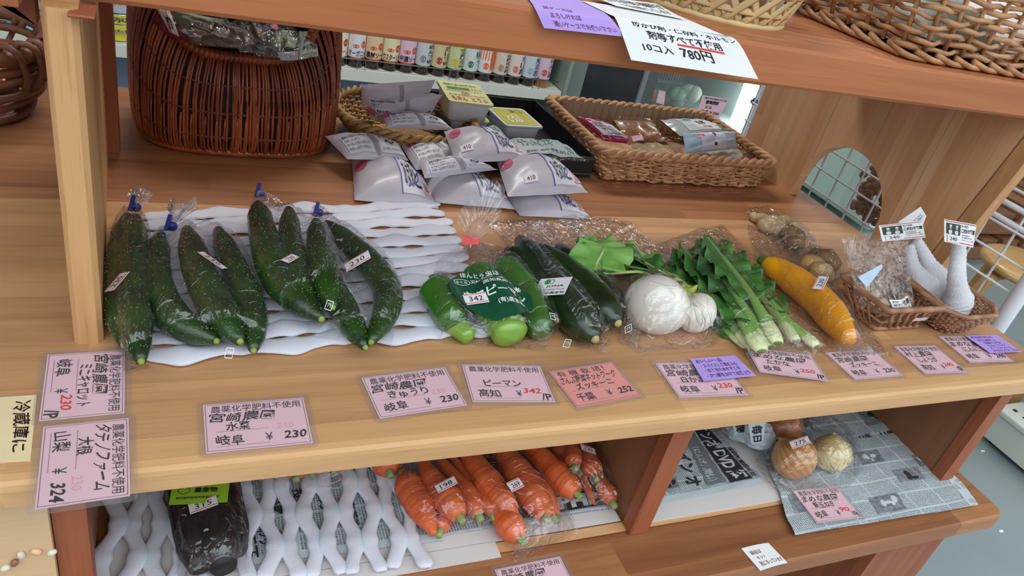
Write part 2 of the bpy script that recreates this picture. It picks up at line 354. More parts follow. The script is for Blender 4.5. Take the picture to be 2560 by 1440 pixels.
# brackets below the upper board and the red brace left of the upright
a0 = at(166, 33, y=.622); a1 = at(236, 33, y=.622)
b = MB(); b.box(a0[0], a1[0], .622, .655, a0[2]-.003, 1.1035, bev=.001); b.build('bracket', wm_red, st)
a0 = at(0, 19, y=.622); a1 = at(47, 21, y=.622)
b = MB(); b.box(-.16, a1[0], .622, .66, a1[2], 1.13, bev=.001); b.build('bracket', wm_red, st)
p0, p1, p2 = at(38, 20, y=.70), at(92, 64, y=.70), at(92, -60, y=.70)
M = np.array([[1, 0, 0, 0], [0, 0, -1, .72], [0, 1, 0, 0], [0, 0, 0, 1.]])
b = MB(); b.prism([(p1[0], p1[2]), (p1[0], p2[2]), (p0[0]-.25, p2[2]), (p0[0]-.25, p0[2]+.13), (p0[0], p0[2])][::-1], 0, .02, M=M); b.build('brace', wm_red, st)
# right side panel with the round hand hole: boards with the seams, front strip paler
def side_panel():
    """panel in the plane x = 1.109, built of boards (y ranges); the hole crosses the second and third"""
    x0, x1 = 1.109, 1.131
    # hole: centre (y, z), slightly tall circle cut at the shelf top
    hc, hr = (.925, .835), .104
    ys = [.655, .684, .792, .905, 1.018, 1.212]
    front = lambda z: .690-.045*(z-ZM)/.3       # the front edge leans forward
    for k in range(len(ys)-1):
        y0, y1 = ys[k], ys[k+1]-.0009
        ya = np.linspace(y0, y1, 25)
        b = MB(); zt = 1.104
        V = []; Fc = []
        for xx in (x0, x1):
            for y in ya:
                d = hr*hr-(y-hc[0])**2; zb = hc[1]+math.sqrt(d) if d > 0 else ZM
                zb = max(zb, ZM)
                yy = lambda z: front(z)+.0285+(y-y0)*(y1-front(z)-.0285)/(y1-y0) if k == 1 else y
                for q in range(5):
                    z = zb+(zt-zb)*q/4; V.append((xx, yy(z) if k > 0 else max(front(z)+(y-y0)*.9, 0), z))
        n = len(ya)
        id = lambda s, i, q: s*n*5+i*5+q
        for i in range(n-1):
            for q in range(4):
                Fc.append([id(0, i, q), id(0, i, q+1), id(0, i+1, q+1), id(0, i+1, q)]); Fc.append([id(1, i, q), id(1, i+1, q), id(1, i+1, q+1), id(1, i, q+1)])
            Fc.append([id(0, i, 0), id(0, i+1, 0), id(1, i+1, 0), id(1, i, 0)]); Fc.append([id(0, i, 4), id(1, i, 4), id(1, i+1, 4), id(0, i+1, 4)])
        for q in range(4): Fc.append([id(0, 0, q), id(1, 0, q), id(1, 0, q+1), id(0, 0, q+1)]); Fc.append([id(0, n-1, q), id(0, n-1, q+1), id(1, n-1, q+1), id(1, n-1, q)])
        b.add(V, Fc, 0, False)
        if k == 0: b.build('panel_edge', wm_post, st)
        else: b.build('panel_board', wm_panel, st)
side_panel()
# lower shelf: front plank and raised compartment floor
pl = [(-.5, .424), (1.176, .424), (1.187, .430), (1.191, .440), (1.191, .5145), (-.5, .5145)]
b = MB(); b.prism(pl, ZL-.031, ZL, bev=.004); b.build('shelf_board', wm_low, st)
b = MB(); b.box(-.5, 1.191, .5155, 1.28, ZL-.031, ZL-.001); b.build('shelf_board', wm_low, st)
b = MB(); b.box(-.08, 1.12, .5125, .5265, ZL, ZL+.0012); b.build('edge_strip', wm_nose, st)
# divider
b = MB(); b.box(.531, .560, .505, .524, ZL, ZM-.0275, bev=.0015); b.build('divider_strip', wm_red, st)
b = MB(); b.box(.536, .548, .5245, 1.2, ZL, ZM-.0275); b.build('divider_panel', wm_ply, st)
b = MB(); b.box(1.118, 1.146, .500, .519, ZL, ZM-.0275, bev=.0015); b.build('divider_strip', wm_red, st)
b = MB(); b.box(1.122, 1.134, .5195, 1.2, ZL, ZM-.0275); b.build('divider_panel', wm_ply, st)
b = MB(); b.box(-.0985, -.073, .500, .52, .1, ZM-.0275, bev=.0015); b.build('divider_strip', wm_red, st)
b = MB(); b.box(-.094, -.082, .5205, 1.2, .1, ZM-.0275); b.build('divider_panel', wm_ply, st)
b = MB(); b.box(-.1, 1.13, 1.201, 1.212, ZL, ZM-.0275); b.build('back_panel', wm_ply, st)
# legs below
a1 = at(2352, 1357, y=.45); a0 = at(2178, 1402, y=.45)
b = MB(); b.box(a0[0], a1[0], .45, .60, 0, ZL-.0315, bev=.002); b.build('leg', wm_red, st)
b = MB(); b.box(-.1, -.05, 1.1, 1.16, 0, ZL-.0315, bev=.002); b.build('leg', wm_red, st)
b = MB(); b.box(1.1, 1.15, 1.1, 1.16, 0, ZL-.0315, bev=.002); b.build('leg', wm_red, st)
b = MB(); b.box(-.095, -.05, .45, .50, 0, ZL-.0315, bev=.002); b.build('leg', wm_red, st)
b = MB(); b.box(MX0, -.0995, .494, .506, .1, ZM-.0275); b.build('front_panel', wm_ply2, st)
# ================================================================ papers, cards and newspapers
m_pink = mat('pink_card_paper', 'ecc3cf', .7, vary=.03, vscale=30)
m_salmon = mat('salmon_card_paper', 'ee9a94', .7, vary=.03, vscale=30)
m_purple = mat('purple_note_paper', 'b79ae6', .8, vary=.03, vscale=30)
m_cream = mat('cream_note_paper', 'e6d2a6', .8, vary=.05, vscale=20)
m_white = mat('white_paper', 'e9eaec', .8, vary=.02, vscale=20)
m_ink = mat('black_marker_ink', '1c1619', .6); m_brown = mat('brown_black_ink', '2b1712', .6); m_red = mat('red_marker_ink', 'e2332b', .6)
m_grey = mat('grey_print', '6d6670', .6); m_faint = mat('faint_pink_ink', 'e6a9b0', .7); m_violet = mat('dark_violet_ink', '53356f', .6)
m_lam = film('laminate_film', gloss=.10, haze=.07, bump=.05, bscale=8, tint=(.97, .97, .97), rough=.12, hz=(.62, .60, .60))
def P4(px, z): return [at(p[0], p[1], z=z) for p in px]
def rectify(px, z):
    """nearest true rectangle (in the plane) to the four surveyed corners"""
    Q = np.array(P4(px, z))[:, :2]; c = Q.mean(0); e = (Q[1]-Q[0]+Q[2]-Q[3])/2; g = (Q[3]-Q[0]+Q[2]-Q[1])/2
    w, h = np.linalg.norm(e), np.linalg.norm(g); a = e/w; b = g/h; n = np.array([-a[1], a[0]]); n = n*np.sign(n @ b); m = (b+n); m /= np.linalg.norm(m)
    a2 = np.array([-m[1], m[0]]); a2 *= np.sign(a2 @ a); a = (a+a2); a /= np.linalg.norm(a); b = np.array([-a[1], a[0]]); b *= np.sign(b @ g)
    return [np.array([*(c+sx*a*w/2+sy*b*h/2), z]) for sx, sy in ((-1, -1), (1, -1), (1, 1), (-1, 1))]
HEAD = '農薬化学肥料不使用'
def price_card(px, z, l1, l2, org, price, label, red=False, suf=None, paper=None, head=HEAD, faint=True, seed=0, lift=0):
    c = rectify(px, z+.0012+lift); S = quad(*c); t = thing('price_card', label, 'card', sum(c)/4, 0, 'laminated price cards')
    w = np.linalg.norm(c[1]-c[0]); h = np.linalg.norm(c[3]-c[0]); mx, my = .0052/w, .0052/h
    b = MB(); b.grid; cc = .004
    L = sub(S, -mx, -my, 1+mx, 1+my)
    pts = []
    for (cu, cv, a0) in ((1, 0, -90), (1, 1, 0), (0, 1, 90), (0, 0, 180)):
        for q in range(5):
            a = math.radians(a0+22.5*q); ru, rv = cc/w, cc/h
            pts.append(((ru if cu == 0 else 1-ru)+ru*math.cos(a), (rv if cv == 0 else 1-rv)+rv*math.sin(a)))
    U = np.array(pts)[:, 0]; V = np.array(pts)[:, 1]; top = L(U, V)+[0, 0, .0005]; bot = L(U, V)-[0, 0, .0007]; n = len(U)
    b.add(np.concatenate([top, bot]), [[n-1-i for i in range(n)], [n+i for i in range(n)]]+[[i, (i+1) % n, n+(i+1) % n, n+i] for i in range(n)], 0, False)
    b.build('laminate', m_lam, t)
    b = MB(); sheet(b, S, 2, 2, thick=.0004); b.build('card_paper', paper or m_pink, t)
    b = MB()
    for f in ((.015, .022), ):
        u0, v0 = f
        for x0, y0, x1, y1 in ((u0, v0, 1-u0, v0+.008), (u0, 1-v0-.008, 1-u0, 1-v0), (u0, v0, u0+.006, 1-v0), (1-u0-.006, v0, 1-u0, 1-v0)): sheet(b, sub(S, x0, y0, x1, y1), eps=.00015)
    for v in (.60, .90): sheet(b, sub(S, .10, v, .60, v+.006), eps=.00015)
    b.build('printed_frame', m_grey, t)
    b = MB(); ink(b, S, head, .07, .05, .95 if head == HEAD else .8, .20, 0, .0002, .004)
    ink(b, S, '¥', .56, .70, .63, .86, 0, .0002, 0); b.build('printed_heading', mat('print_black', '2a262c', .6), t)
    b = MB(); k = min(.9, .06+.155*len(l1))
    if l1: ink(b, S, l1, .05, .21, k, .41, 0, .0002, .012, hand=1, seed=seed, shear=.05)
    if l2: ink(b, S, l2, .20, .42, min(.85, .20+.115*len(l2)), .60, 0, .0002, .014, hand=1, seed=seed+1)
    if org: ink(b, S, org, .10, .68, .36, .88, 0, .0002, .012, hand=1, seed=seed+2)
    if price and not red: ink(b, S, price, .74, .70, .96, .86, 0, .0002, .022, hand=.6, seed=seed+3, shear=.08)
    if suf: ink(b, S, suf, .86, .78, .98, .96, 0, .0002, .02, hand=.6, seed=seed+4)
    b.build('handwriting', m_ink, t)
    if price and red:
        b = MB(); ink(b, S, price, .66, .64, .88, .78, 0, .0002, .02, hand=.6, seed=seed+3, shear=.08); b.build('red_price', m_red, t)
    elif faint:
        b = MB(); ink(b, S, '230', .68, .52, .85, .64, 0, .0002, .0, hand=.6, seed=seed+3); b.build('erased_price', m_faint, t)
    return t, S
price_card([(312, 877), (312, 1032), (98, 1053), (118, 885)], ZM, '宮崎農園', 'ミニキャロット', '岐阜', '230', 'sideways pink card reading ミニキャロット in front of the left upright', True, '/P', seed=1)
price_card([(323, 1045), (324, 1238), (87, 1275), (108, 1067)], ZM, 'タテノファーム', '大根', '山梨', '324', 'sideways pink card reading 大根 hanging over the shelf front edge', seed=2)
price_card([(507, 1013), (758, 994), (783, 1107), (515, 1133)], ZM, '宮崎農園', '水菜', '岐阜', '230', 'pink card reading 水菜 lying alone on the bare front of the shelf', seed=3)
price_card([(905, 945), (1112, 918), (1167, 1012), (948, 1047)], ZM, '宮崎農園', 'きゅうり', '岐阜', '230', 'pink card reading きゅうり 230 in front of the white foam net', seed=4)
price_card([(1153, 911), (1348, 915), (1390, 1006), (1183, 1003)], ZM, '', 'ピーマン', '高知', '342', 'pink card reading ピーマン 342 below the green pepper bag', True, '/P', seed=5)
price_card([(1372, 928), (1530, 905), (1602, 987), (1443, 1020)], ZM, 'さんぶ野菜ネットワーク', 'ズッキーニ', '千葉', '252', 'salmon red card reading 有機栽培 and ズッキーニ 252', paper=m_salmon, head='有 機 栽 培！', faint=False, seed=6)
price_card([(1638, 910), (1810, 903), (1863, 987), (1700, 994)], ZM, '宮崎農園', '白かぶ', '岐阜', '230', 'pink card reading 白かぶ half under a purple note', True, '/P', seed=7)
price_card([(1874, 872), (2031, 885), (2062, 950), (1893, 930)], ZM, 'まめな農園', 'たかな', '岐阜', '250', 'pink card with red 250 under the tips of the leafy greens', True, '/P', seed=8, lift=.0035)
price_card([(2063, 880), (2182, 875), (2258, 938), (2137, 950)], ZM, '宮崎農園', 'ズッキーニ', '岐阜', '230', 'pink card reading ズッキーニ 230 in front of the yellow zucchini', seed=9)
price_card([(2242, 868), (2340, 862), (2410, 928), (2310, 937)], ZM, '村上農園', 'しょうが', '高知', '240', 'pink card reading しょうが below the ginger basket', True, '/袋', seed=10)
price_card([(2352, 843), (2455, 838), (2528, 902), (2423, 907)], ZM, 'まめな農園', 'にんにく', '岐阜', '240', 'pink card reading にんにく half under a purple note at the right shelf end', seed=11)
price_card([(1980, 1225), (2090, 1217), (2157, 1293), (2042, 1307)], ZL+.0085, 'まめな農園', '新玉ねぎ', '岐阜', '90', 'pink card reading 新玉ねぎ 90 lying on the newspaper', True, '/100g', seed=12)
price_card([(1236, 1424), (1395, 1392), (1450, 1480), (1275, 1515)], ZL, '宮崎農園', 'にんじん', '千葉', '198', 'pink card cut by the bottom edge of the view on the lower shelf', seed=13)
def note(px, z, lines, label, m, inkm, flat=True, bold=.012, name='paper_note', grp=None, S=None, rot=0, curl=.0, parts=None):
    if S is None: c = P4(px, z+.0004); S = quad(*c)
    cc = S(np.array(.5), np.array(.5)); t = thing(name, label, 'note', cc, 0, grp)
    b = MB(); sheet(b, S, 14, 14, thick=.0003); b.build('paper', m, t)
    b = MB()
    for k, it in enumerate(lines): ink(b, S, it[0], *it[1:5], 0, .0003, bold, rot=rot, hand=.8, seed=k)
    b.build('handwriting', inkm, t); return t, S
def lift(S, f): return lambda u, v: S(u, v)+np.stack([0*u, 0*u, f(np.asarray(u, float), np.asarray(v, float))], -1)
c = P4([(1725, 897), (1837, 888), (1888, 944), (1757, 957)], ZM+.0035)
note(None, 0, [('おいしい一品', .08, .08, .62, .24), ('・スライスして塩をふる', .12, .29, .86, .46), ('・出てきた水をすてる', .14, .51, .84, .67), ('・かつ節をかけて出来上り', .12, .73, .95, .92)], 'purple handwritten note overlapping the 白かぶ card', m_purple, m_violet, S=lift(quad(*c), lambda u, v: .003*v), grp='purple notes')
c = P4([(2413, 839), (2492, 837), (2553, 882), (2474, 885)], ZM+.0035)
note(None, 0, [('新 玉ねぎみたいに', .1, .06, .75, .19), ('生食も美味しい', .16, .24, .72, .36), ('・料理のコツは', .2, .40, .75, .52), ('にんにくチップ', .24, .56, .78, .66), ('ガーリックオイル', .2, .70, .85, .80), ('すりおろしてスープにも', .18, .84, .96, .95)], 'purple handwritten note overlapping the にんにく card at the shelf end', m_purple, m_violet, S=lift(quad(*c), lambda u, v: .002*v), grp='purple notes')
note([(92, 987), (76, 1152), (-8, 1157), (-3, 993)], ZM, [('冷蔵庫に', .08, .12, .86, .60)], 'cream coloured note reading 冷蔵庫に at the left end of the shelf', m_cream, m_brown)
c = P4([(1853, 1371), (1921, 1357), (1969, 1407), (1901, 1427)], ZL+.001)
note(None, 0, [('領収は', .12, .2, .5, .38), ('セット', .2, .46, .5, .6), ('別になっています', .15, .68, .95, .88)], 'small white note with brown writing on the lower shelf edge', m_white, mat('wine_ink', '7c3a44', .6), S=lift(quad(*c), lambda u, v: .006*u*(1-u)))
# ---- papers draped over the front edge of the upper shelf
def drape(L, R): return rows([at(p[0], p[1], **k) for p, k in L], [at(p[0], p[1], **k) for p, k in R])
def dr(top, fold, mid, bot, yb):
    """rows: on the board top, just at the edge, just over it, at the hanging hem"""
    f = lambda i: [at(*top[i], z=ZU+.0012), at(*fold[i], z=ZU+.0016), at(*mid[i], y=.6565), at(*bot[i], y=yb)]
    return rows(f(0), f(1))
S = dr([(1315, -20), (1440, -10)], [(1330, 6), (1488, 22)], [(1340, 20), (1512, 45)], [(1360, 52), (1538, 80)], .648)
def hang(pts, n=4): return pts
def rows_e(L, R, bow=0):
    def S(u, v):
        u = np.asarray(u, float); v = np.asarray(v, float); a = curve_at(L, v); b_ = curve_at(R, v)
        return a*(1-u[..., None])+b_*u[..., None]
    return S
yf = .656
L = [at(1300, -26, z=ZU+.0012), at(1322, -2, z=ZU+.0016), at(1338, 22, y=yf), at(1360, 70, y=.650)]
R = [at(1450, 0, z=ZU+.0012), at(1498, 24, z=ZU+.0016), at(1528, 46, y=yf), at(1563, 92, y=.646)]
note(None, 0, [('卵ケースは', .12, .55, .50, .64), ('よろしければ', .16, .70, .56, .80), ('通いケースでお使い下さい', .15, .85, .94, .95)], 'purple note draped over the front of the upper shelf', m_purple, mat('plum_ink', '7a2f6a', .6), S=rows_e(L, R), grp='purple notes')
L = [at(1455, 2, z=ZU+.0022), at(1520, 34, z=ZU+.0026), at(1542, 52, y=yf-.0005), at(1578, 150, y=.628)]
R = [at(1700, 40, z=ZU+.0022), at(1800, 84, z=ZU+.0030), at(1846, 106, y=yf-.001), at(1896, 198, y=.624)]
tw, Sw = note(None, 0, [('防かび剤・保存料・ホルモン', .12, .63, .97, .70), ('剤等すべて不使用', .20, .725, .80, .805), ('10コ入', .13, .84, .36, .905), ('780円', .42, .83, .68, .92)], 'large white price sheet reading 780円 draped over the upper shelf front', m_white, m_ink, S=rows_e(L, R), bold=.018)
b = MB(); stroke(b, Sw, [(.42, .812), (.6, .815), (.80, .822)], .010, .0005, asp=1.6); b.build('red_underline', m_red, tw)
c = [at(1475, -12, z=ZU+.0045), at(1640, 8, z=ZU+.0045), at(1712, 48, z=ZU+.0045), at(1540, 14, z=ZU+.0045)]
note(None, 0, [('おすすめ平飼い有精卵です', .1, .15, .95, .5), ('毎日お届けしています', .2, .6, .9, .85)], 'second white sheet lying on top of the price sheet', m_white, m_ink, S=quad(*c))
# ================================================================ vegetables and clear bags on the middle shelf
m_film = film('clear_bag_film', gloss=.25, haze=.012, bump=.7, bscale=42)
m_film2 = film('crinkled_film', gloss=.34, haze=.08, bump=.9, bscale=20, rough=.09)
m_sticker = mat('white_sticker', 'dfdde2', .6); m_tie = mat('blue_bag_tape', '20307e', .5); m_redtie = mat('red_bag_tape', 'e23b45', .4)
def contact(spheres, X, Y, z0):
    """height of a film stretched over spheres (x, y, z, r), falling at 45 degrees to the surface z0"""
    H = np.full(X.shape, z0+.0006)
    for x, y, z, r in spheres:
        d = np.hypot(X-x, Y-y); q = r*.7071
        H = np.maximum(H, np.where(d < q, z+np.sqrt(np.maximum(r*r-d*d, 0)), z+2*q-d))
    return H
def bag(name, label, Lp, Rp, sph, z0, film_m, grp=None, tail=None, tie=None, wr=.0022, seed=0, fr=7, nu=54, nv=84, cat='bag', tail_h=.03, tiem=None, edge=.18):
    r = np.random.default_rng(seed+50); ph = r.uniform(0, 6.28, 12)
    LW = np.array([at(*p, z=z0+.001) for p in Lp]); RW = np.array([at(*p, z=z0+.001) for p in Rp])
    v, u = np.meshgrid(np.linspace(0, 1, nv), np.linspace(0, 1, nu), indexing='ij')
    a = curve_at(LW, v[:, 0]); c = curve_at(RW, v[:, 0])
    XY = a[:, None, :2]*(1-u[..., None])+c[:, None, :2]*u[..., None]
    X, Y = XY[..., 0], XY[..., 1]; w = np.linalg.norm(a-c, axis=1)[:, None]
    H = contact([(s[0], s[1], s[2], s[3]+.0015) for s in sph], X, Y, z0)
    env = np.clip(np.minimum(u, 1-u)/edge, 0, 1)**.5*np.clip((1-v)/.05, 0, 1)**.5
    if tie is None: env = env*np.clip(v/.05, 0, 1)**.5
    K = H.copy()
    for _ in range(6):
        Z = K.copy(); Z[1:-1, 1:-1] = (K[:-2, 1:-1]+K[2:, 1:-1]+K[1:-1, :-2]+K[1:-1, 2:])/4; K = np.maximum(Z, z0+.0006)
    cr = np.abs(np.sin(fr*PI*u*.5+1.5*np.sin(2.2*v*PI+ph[0])+ph[1]))**.6+.7*np.abs(np.sin(fr*1.7*u+4*v+ph[2]+np.sin(5*v+ph[3])))**.5+.5*np.abs(np.sin(11*v+5*u+ph[4]+1.5*np.sin(6*u+ph[5])))**.6
    cr2 = np.abs(np.sin(fr*3.1*u+ph[6]+2*np.sin(3*v+ph[7])))*np.exp(-3*v)
    K = K+env*(wr*cr+wr*1.5*cr2)
    K = z0+.0008+(K-z0-.0008)*np.clip(env*1.6, 0, 1)
    for s_ in sph:                                    # the film never dips into what it holds
        dd = np.hypot(X-s_[0], Y-s_[1]); rr_ = s_[3]+.0015; K = np.maximum(K, np.where(dd < rr_, s_[2]+np.sqrt(np.maximum(rr_*rr_-dd*dd, 0))*(dd < rr_*.97), z0))
    jit = .0015*np.sin(37*v+ph[8]+9*u)*(1-env); X = X+jit; Y = Y+jit*.6*np.cos(29*v+ph[9])
    t = thing(name, label, cat, (float(X.mean()), float(Y.mean()), z0), 0, grp)
    b = MB(); G = np.stack([X, Y, K], -1); b.grid(G, 0, True)
    Bt = G.copy(); Bt[..., 2] = z0+.0005; Bt[1:-1, 1:-1, 2] += 0; b.grid(Bt[::6, ::6] if False else Bt[::3, ::3], 0)
    b.build('film', film_m, t)
    if tail is not None:
        # crinkled ruffle of film beyond the tie: fan between tie point and the tail outline
        T0 = at(*tie, z=z0+tail_h); P = np.array([at(*p, z=z0+hz) for p, hz in tail]); n = 60
        E = crv(P, n); s = np.linspace(0, 1, 14)[:, None, None]
        k = np.arange(n); fan = T0*(1-s)+E[None]*s; am = .006*np.sin(k*1.1+ph[10])[None, :]*s[..., 0]+.003*np.sin(k*2.3+ph[11])[None]*s[..., 0]
        d = F_; fan = fan+am[..., None]*(-d); fan[..., :2] += (np.sin(9*s[..., 0]+k[None]*1.3)*.0012*s[..., 0])[..., None]
        b = MB(); b.grid(fan); b.build('gathered_film', m_film2, t)
    if tie is not None:
        T0 = at(*tie, z=z0+tail_h*.9)
        b = MB(); ww = .006 if tiem is not m_redtie else .012
        b.lathe([(.0012, -.003), (.0052, -.003), (.0058, 0), (.0052, .003), (.0012, .003)], T0, 12, ax=(.1, 1, .5))
        if tiem is m_redtie: b.obox(T0+np.array([-.006, -.002, .002]), R_, D_, F_, .0105, .0055, .0012)
        else: b.obox(T0+np.array([-.004, -.002, .006]), R_*.3-D_, R_+D_*.3, F_, .009, .0022, .0005)
        b.build('tie', tiem or m_tie, t)
    ctx = dict(t=t, sph=sph, z0=z0, wr=wr)
    ctx['H'] = lambda x, y: contact([(s[0], s[1], s[2], s[3]+.0015) for s in sph], np.asarray(x, float), np.asarray(y, float), z0)+wr*1.9+.001
    return ctx
def on_bag(B, px, w, h, ang):
    """a small sheet S(u,v) of w x h lying on the bag's top at the given image point"""
    z = B['z0']+.03
    for _ in range(6): p = at(*px, z=z); z = float(B['H'](p[0], p[1]))
    ca, sa = math.cos(math.radians(ang)), math.sin(math.radians(ang)); a = np.array([ca, sa]); d = np.array([sa, -ca])
    # fit a plane, then follow the surface a little
    q = .4; f = lambda u, v: float(B['H'](p[0]+a[0]*(u-.5)*w+d[0]*(v-.5)*h, p[1]+a[1]*(u-.5)*w+d[1]*(v-.5)*h))
    zc = max(f(.5, .5), (f(0, 0)+f(1, 0)+f(0, 1)+f(1, 1))/4); gu = (f(1, .5)-f(0, .5)); gv = (f(.5, 1)-f(.5, 0))
    def S(u, v):
        u = np.asarray(u, float); v = np.asarray(v, float)
        return np.stack([p[0]+a[0]*(u-.5)*w+d[0]*(v-.5)*h, p[1]+a[1]*(u-.5)*w+d[1]*(v-.5)*h, zc+gu*(u-.5)+gv*(v-.5)+.0008+0*u], -1)
    return S
def sticker(B, px, txt, ang=0, w=.025, h=.0135, rot=0):
    S = on_bag(B, px, w, h, ang); b = MB(); sheet(b, S, 3, 3, thick=.0002); s = b.build('price_sticker', m_sticker, B['t'])
    b = MB(); ink(b, S, txt, .2, .28, .8, .75, 0, .0003, .0, hand=.4, rot=rot)
    for v in (.06, .86): sheet(b, sub(S, 0.02, v, .98, v+.06), eps=.0003, mi=1)
    b.build('sticker_print', [m_ink, m_red], s)
def recycle(B, px, ang=0, m=None):
    S = on_bag(B, px, .007, .007, ang); b = MB(); ink(b, S, 'プラ', .2, .25, .8, .7, 0, .0004)
    for q in ((0, 0, 1, .08), (0, .92, 1, 1), (0, 0, .08, 1), (.92, 0, 1, 1)): sheet(b, sub(S, *q), eps=.0004)
    b.build('recycling_mark', m or m_white, B['t'])
# ---- foam net sheets
m_foam = mat('white_foam', 'd3d3df', .75, bump=.25, bscale=500, sss=.3)
def foam_net(name, label, corners, z, n, per, amp, w, hgt, grp, seed=0, bounds=None, rag=.01):
    """strands run along u; neighbouring strands swing together and apart, touching alternately"""
    Q = quad(*[at(*p, z=z) for p in corners]); r = np.random.default_rng(seed); t = thing(name, label, 'foam net', Q(np.array(.5), np.array(.5)), 0, grp)
    b = MB(); L = np.linalg.norm(Q(np.array(1.), np.array(.5))-Q(np.array(0.), np.array(.5))); Hh = np.linalg.norm(Q(np.array(.5), np.array(1.))-Q(np.array(.5), np.array(0.))); ph = r.uniform(0, 6)
    for i in range(n):
        a0, a1 = -rag*r.random(), 1+rag*r.random(); u = np.linspace(a0, a1, int(L/.004)+2); x = u*L
        v = (i+.5)/n+(1 if i % 2 else -1)*amp*np.sin(2*PI*x/per+ph)+.1/n*np.sin(x*31+i); P = Q(u, v)
        touch = np.abs(np.sin(2*PI*x/per+ph)); P[:, 2] = z+hgt*.5+.0012*np.sin(x*40+i*2)+.0005
        rad = (w/2)*(.82+.35*touch**4+.05*np.sin(x*80+i)); rad[:3] *= [.55, .8, .95]; rad[-3:] *= [.95, .8, .5]
        b.tube(P, rad, 10, flat=hgt/w)
    b.build('foam_strands', m_foam, t); return t
foam_net('foam_net_sheet', 'white foam net sheet closed up under the cucumber bags', [(372, 538), (1090, 508), (1262, 838), (378, 915)], ZM, 13, .105, .0125, .0265, .0075, 'foam nets', 1, rag=.02)
# ---- cucumbers
m_cuc = mat('cucumber_skin', '16300f', .36, bump=.5, bscale=170, col2='274d18', vscale=26, spec=.6, coat=.15)
m_cuctip = mat('cucumber_tip', '8ba043', .5, vary=.2); m_spine = mat('cucumber_spine', 'a9b487', .6)
ALLS = {}
def long_veg(name, label, cat, pts, z0, rad, m, grp, key, spines=0, prof=None, tipm=None, tipat=1, seed=0, lift=0, kk=14, stemm=None, stem=None, flat=1, bumps=.02, rings=0):
    """a fruit or root along image points lying on z0; prof = radius factors from start to end"""
    r = np.random.default_rng(seed+3); W_ = [at(p[0], p[1], z=z0+(p[2] if len(p) > 2 else lift)+rad*.9) for p in pts]; n = 90 if rings else 34
    P = crv(np.array(W_), n); s = np.linspace(0, 1, n)
    pr = np.interp(s, np.linspace(0, 1, len(prof)), prof) if prof else np.clip(1-np.abs(2*s-1)**5, .0, 1)**.45
    pr = np.maximum(pr, .02)*(1+bumps*np.sin(s*17+seed)+bumps*.6*np.sin(s*31+seed*2)); R = rad*pr
    if rings:
        for _ in range(rings): c_ = r.uniform(.08, .97); R = R*(1-.018*r.uniform(.3, 1)*np.exp(-((s-c_)/.006)**2))
    b = MB(); b.tube(P, R, kk, flat=flat); b.v[-1] = b.v[-1]+r.normal(0, rad*.008, b.v[-1].shape)
    t = thing(name, label, cat, P.mean(0)-[0, 0, rad], 0, grp); b.build('skin', m, t)
    if spines:
        b = MB(); T = np.gradient(P, axis=0); T /= np.linalg.norm(T, axis=1)[:, None]; k = r.uniform(.05, .96, spines)*(n-1); i = k.astype(int); f = (k-i)[:, None]
        c = P[i]*(1-f)+P[np.minimum(i+1, n-1)]*f; rr = R[i]*(1-f[:, 0])+R[np.minimum(i+1, n-1)]*f[:, 0]
        A = np.cross(T[i], [0, 0, 1.]); A /= np.linalg.norm(A, axis=1)[:, None]; B_ = np.cross(A, T[i]); th = r.uniform(-.3, PI+.3, spines)
        d = np.cos(th)[:, None]*A+np.sin(th)[:, None]*B_; q = c+d*rr[:, None]*.985; e = .0006
        V = np.stack([q+T[i]*e, q-T[i]*e*.5+A*e*.8, q-T[i]*e*.5-A*e*.8-B_*.0, q+d*.0010], 1).reshape(-1, 3)
        Fc = (np.arange(spines)[:, None, None]*4+np.array([[0, 1, 3], [1, 2, 3], [2, 0, 3]])[None]).reshape(-1, 3); b.add(V, Fc, 0, False); b.build('spines', m_spine, t, kind='stuff')
    if tipm:
        j = n-1 if tipat else 0; T = (P[-1]-P[-2]) if tipat else (P[0]-P[1]); T /= np.linalg.norm(T); b = MB(); q = R[-4 if tipat else 3]*.62
        b.lathe([(.0, .0035), (q*.35, .003), (q*.5, 0), (q*.6, -.003)], P[j]+T*.0002, 10, ax=T); b.build('blossom_end' if tipm is m_cuctip else 'cut_end', tipm, t)
    if stem:
        T = P[0]-P[2]; T /= np.linalg.norm(T); b = MB(); q = stem
        if tipat == 2: T = P[-1]-P[-3]; T /= np.linalg.norm(T)
        e0 = P[-1] if tipat == 2 else P[0]
        b.tube(np.array([e0-T*.004, e0+T*.004, e0+T*.008, e0+T*.010]), [q, q*.85, q*.8, q*.7], 9); b.build('stem', stemm, t)
    ALLS.setdefault(key, []).extend([(p[0], p[1], p[2], q) for p, q in zip(P[::2], R[::2])]); return t
CU = lambda pts, key, label, rad=.0165, seed=0, lift=0, tip=True: long_veg('cucumber', label, 'cucumber', pts, ZM+.008, rad, m_cuc, 'cucumbers on the middle shelf', key, 200, [.35, .78, .86, .95, 1, 1, .98, .9, .72, .25], m_cuctip if tip else None, 1, seed, lift)
CU([(318, 540), (298, 640), (292, 750), (308, 862)], 'b1', 'cucumber at the far left against the upright', .0135, 1)
CU([(338, 545), (332, 650), (333, 780), (353, 903)], 'b1', 'long cucumber second from the left whose end reaches furthest forward', .0165, 2, .004)
CU([(402, 590), (388, 690), (435, 795), (540, 852)], 'b2', 'strongly curved cucumber leftmost in the second bag', .0165, 3)
CU([(468, 575), (498, 680), (548, 780), (600, 853)], 'b2', 'cucumber in the middle of the second bag under its sticker', .0175, 4, .006)
CU([(545, 575), (590, 680), (628, 780), (634, 876)], 'b2', 'cucumber on the right side of the second bag', .0155, 5)
CU([(645, 512), (662, 600), (705, 710), (803, 797)], 'b3', 'cucumber leftmost in the third bag with a yellow tip', .018, 6, .012)
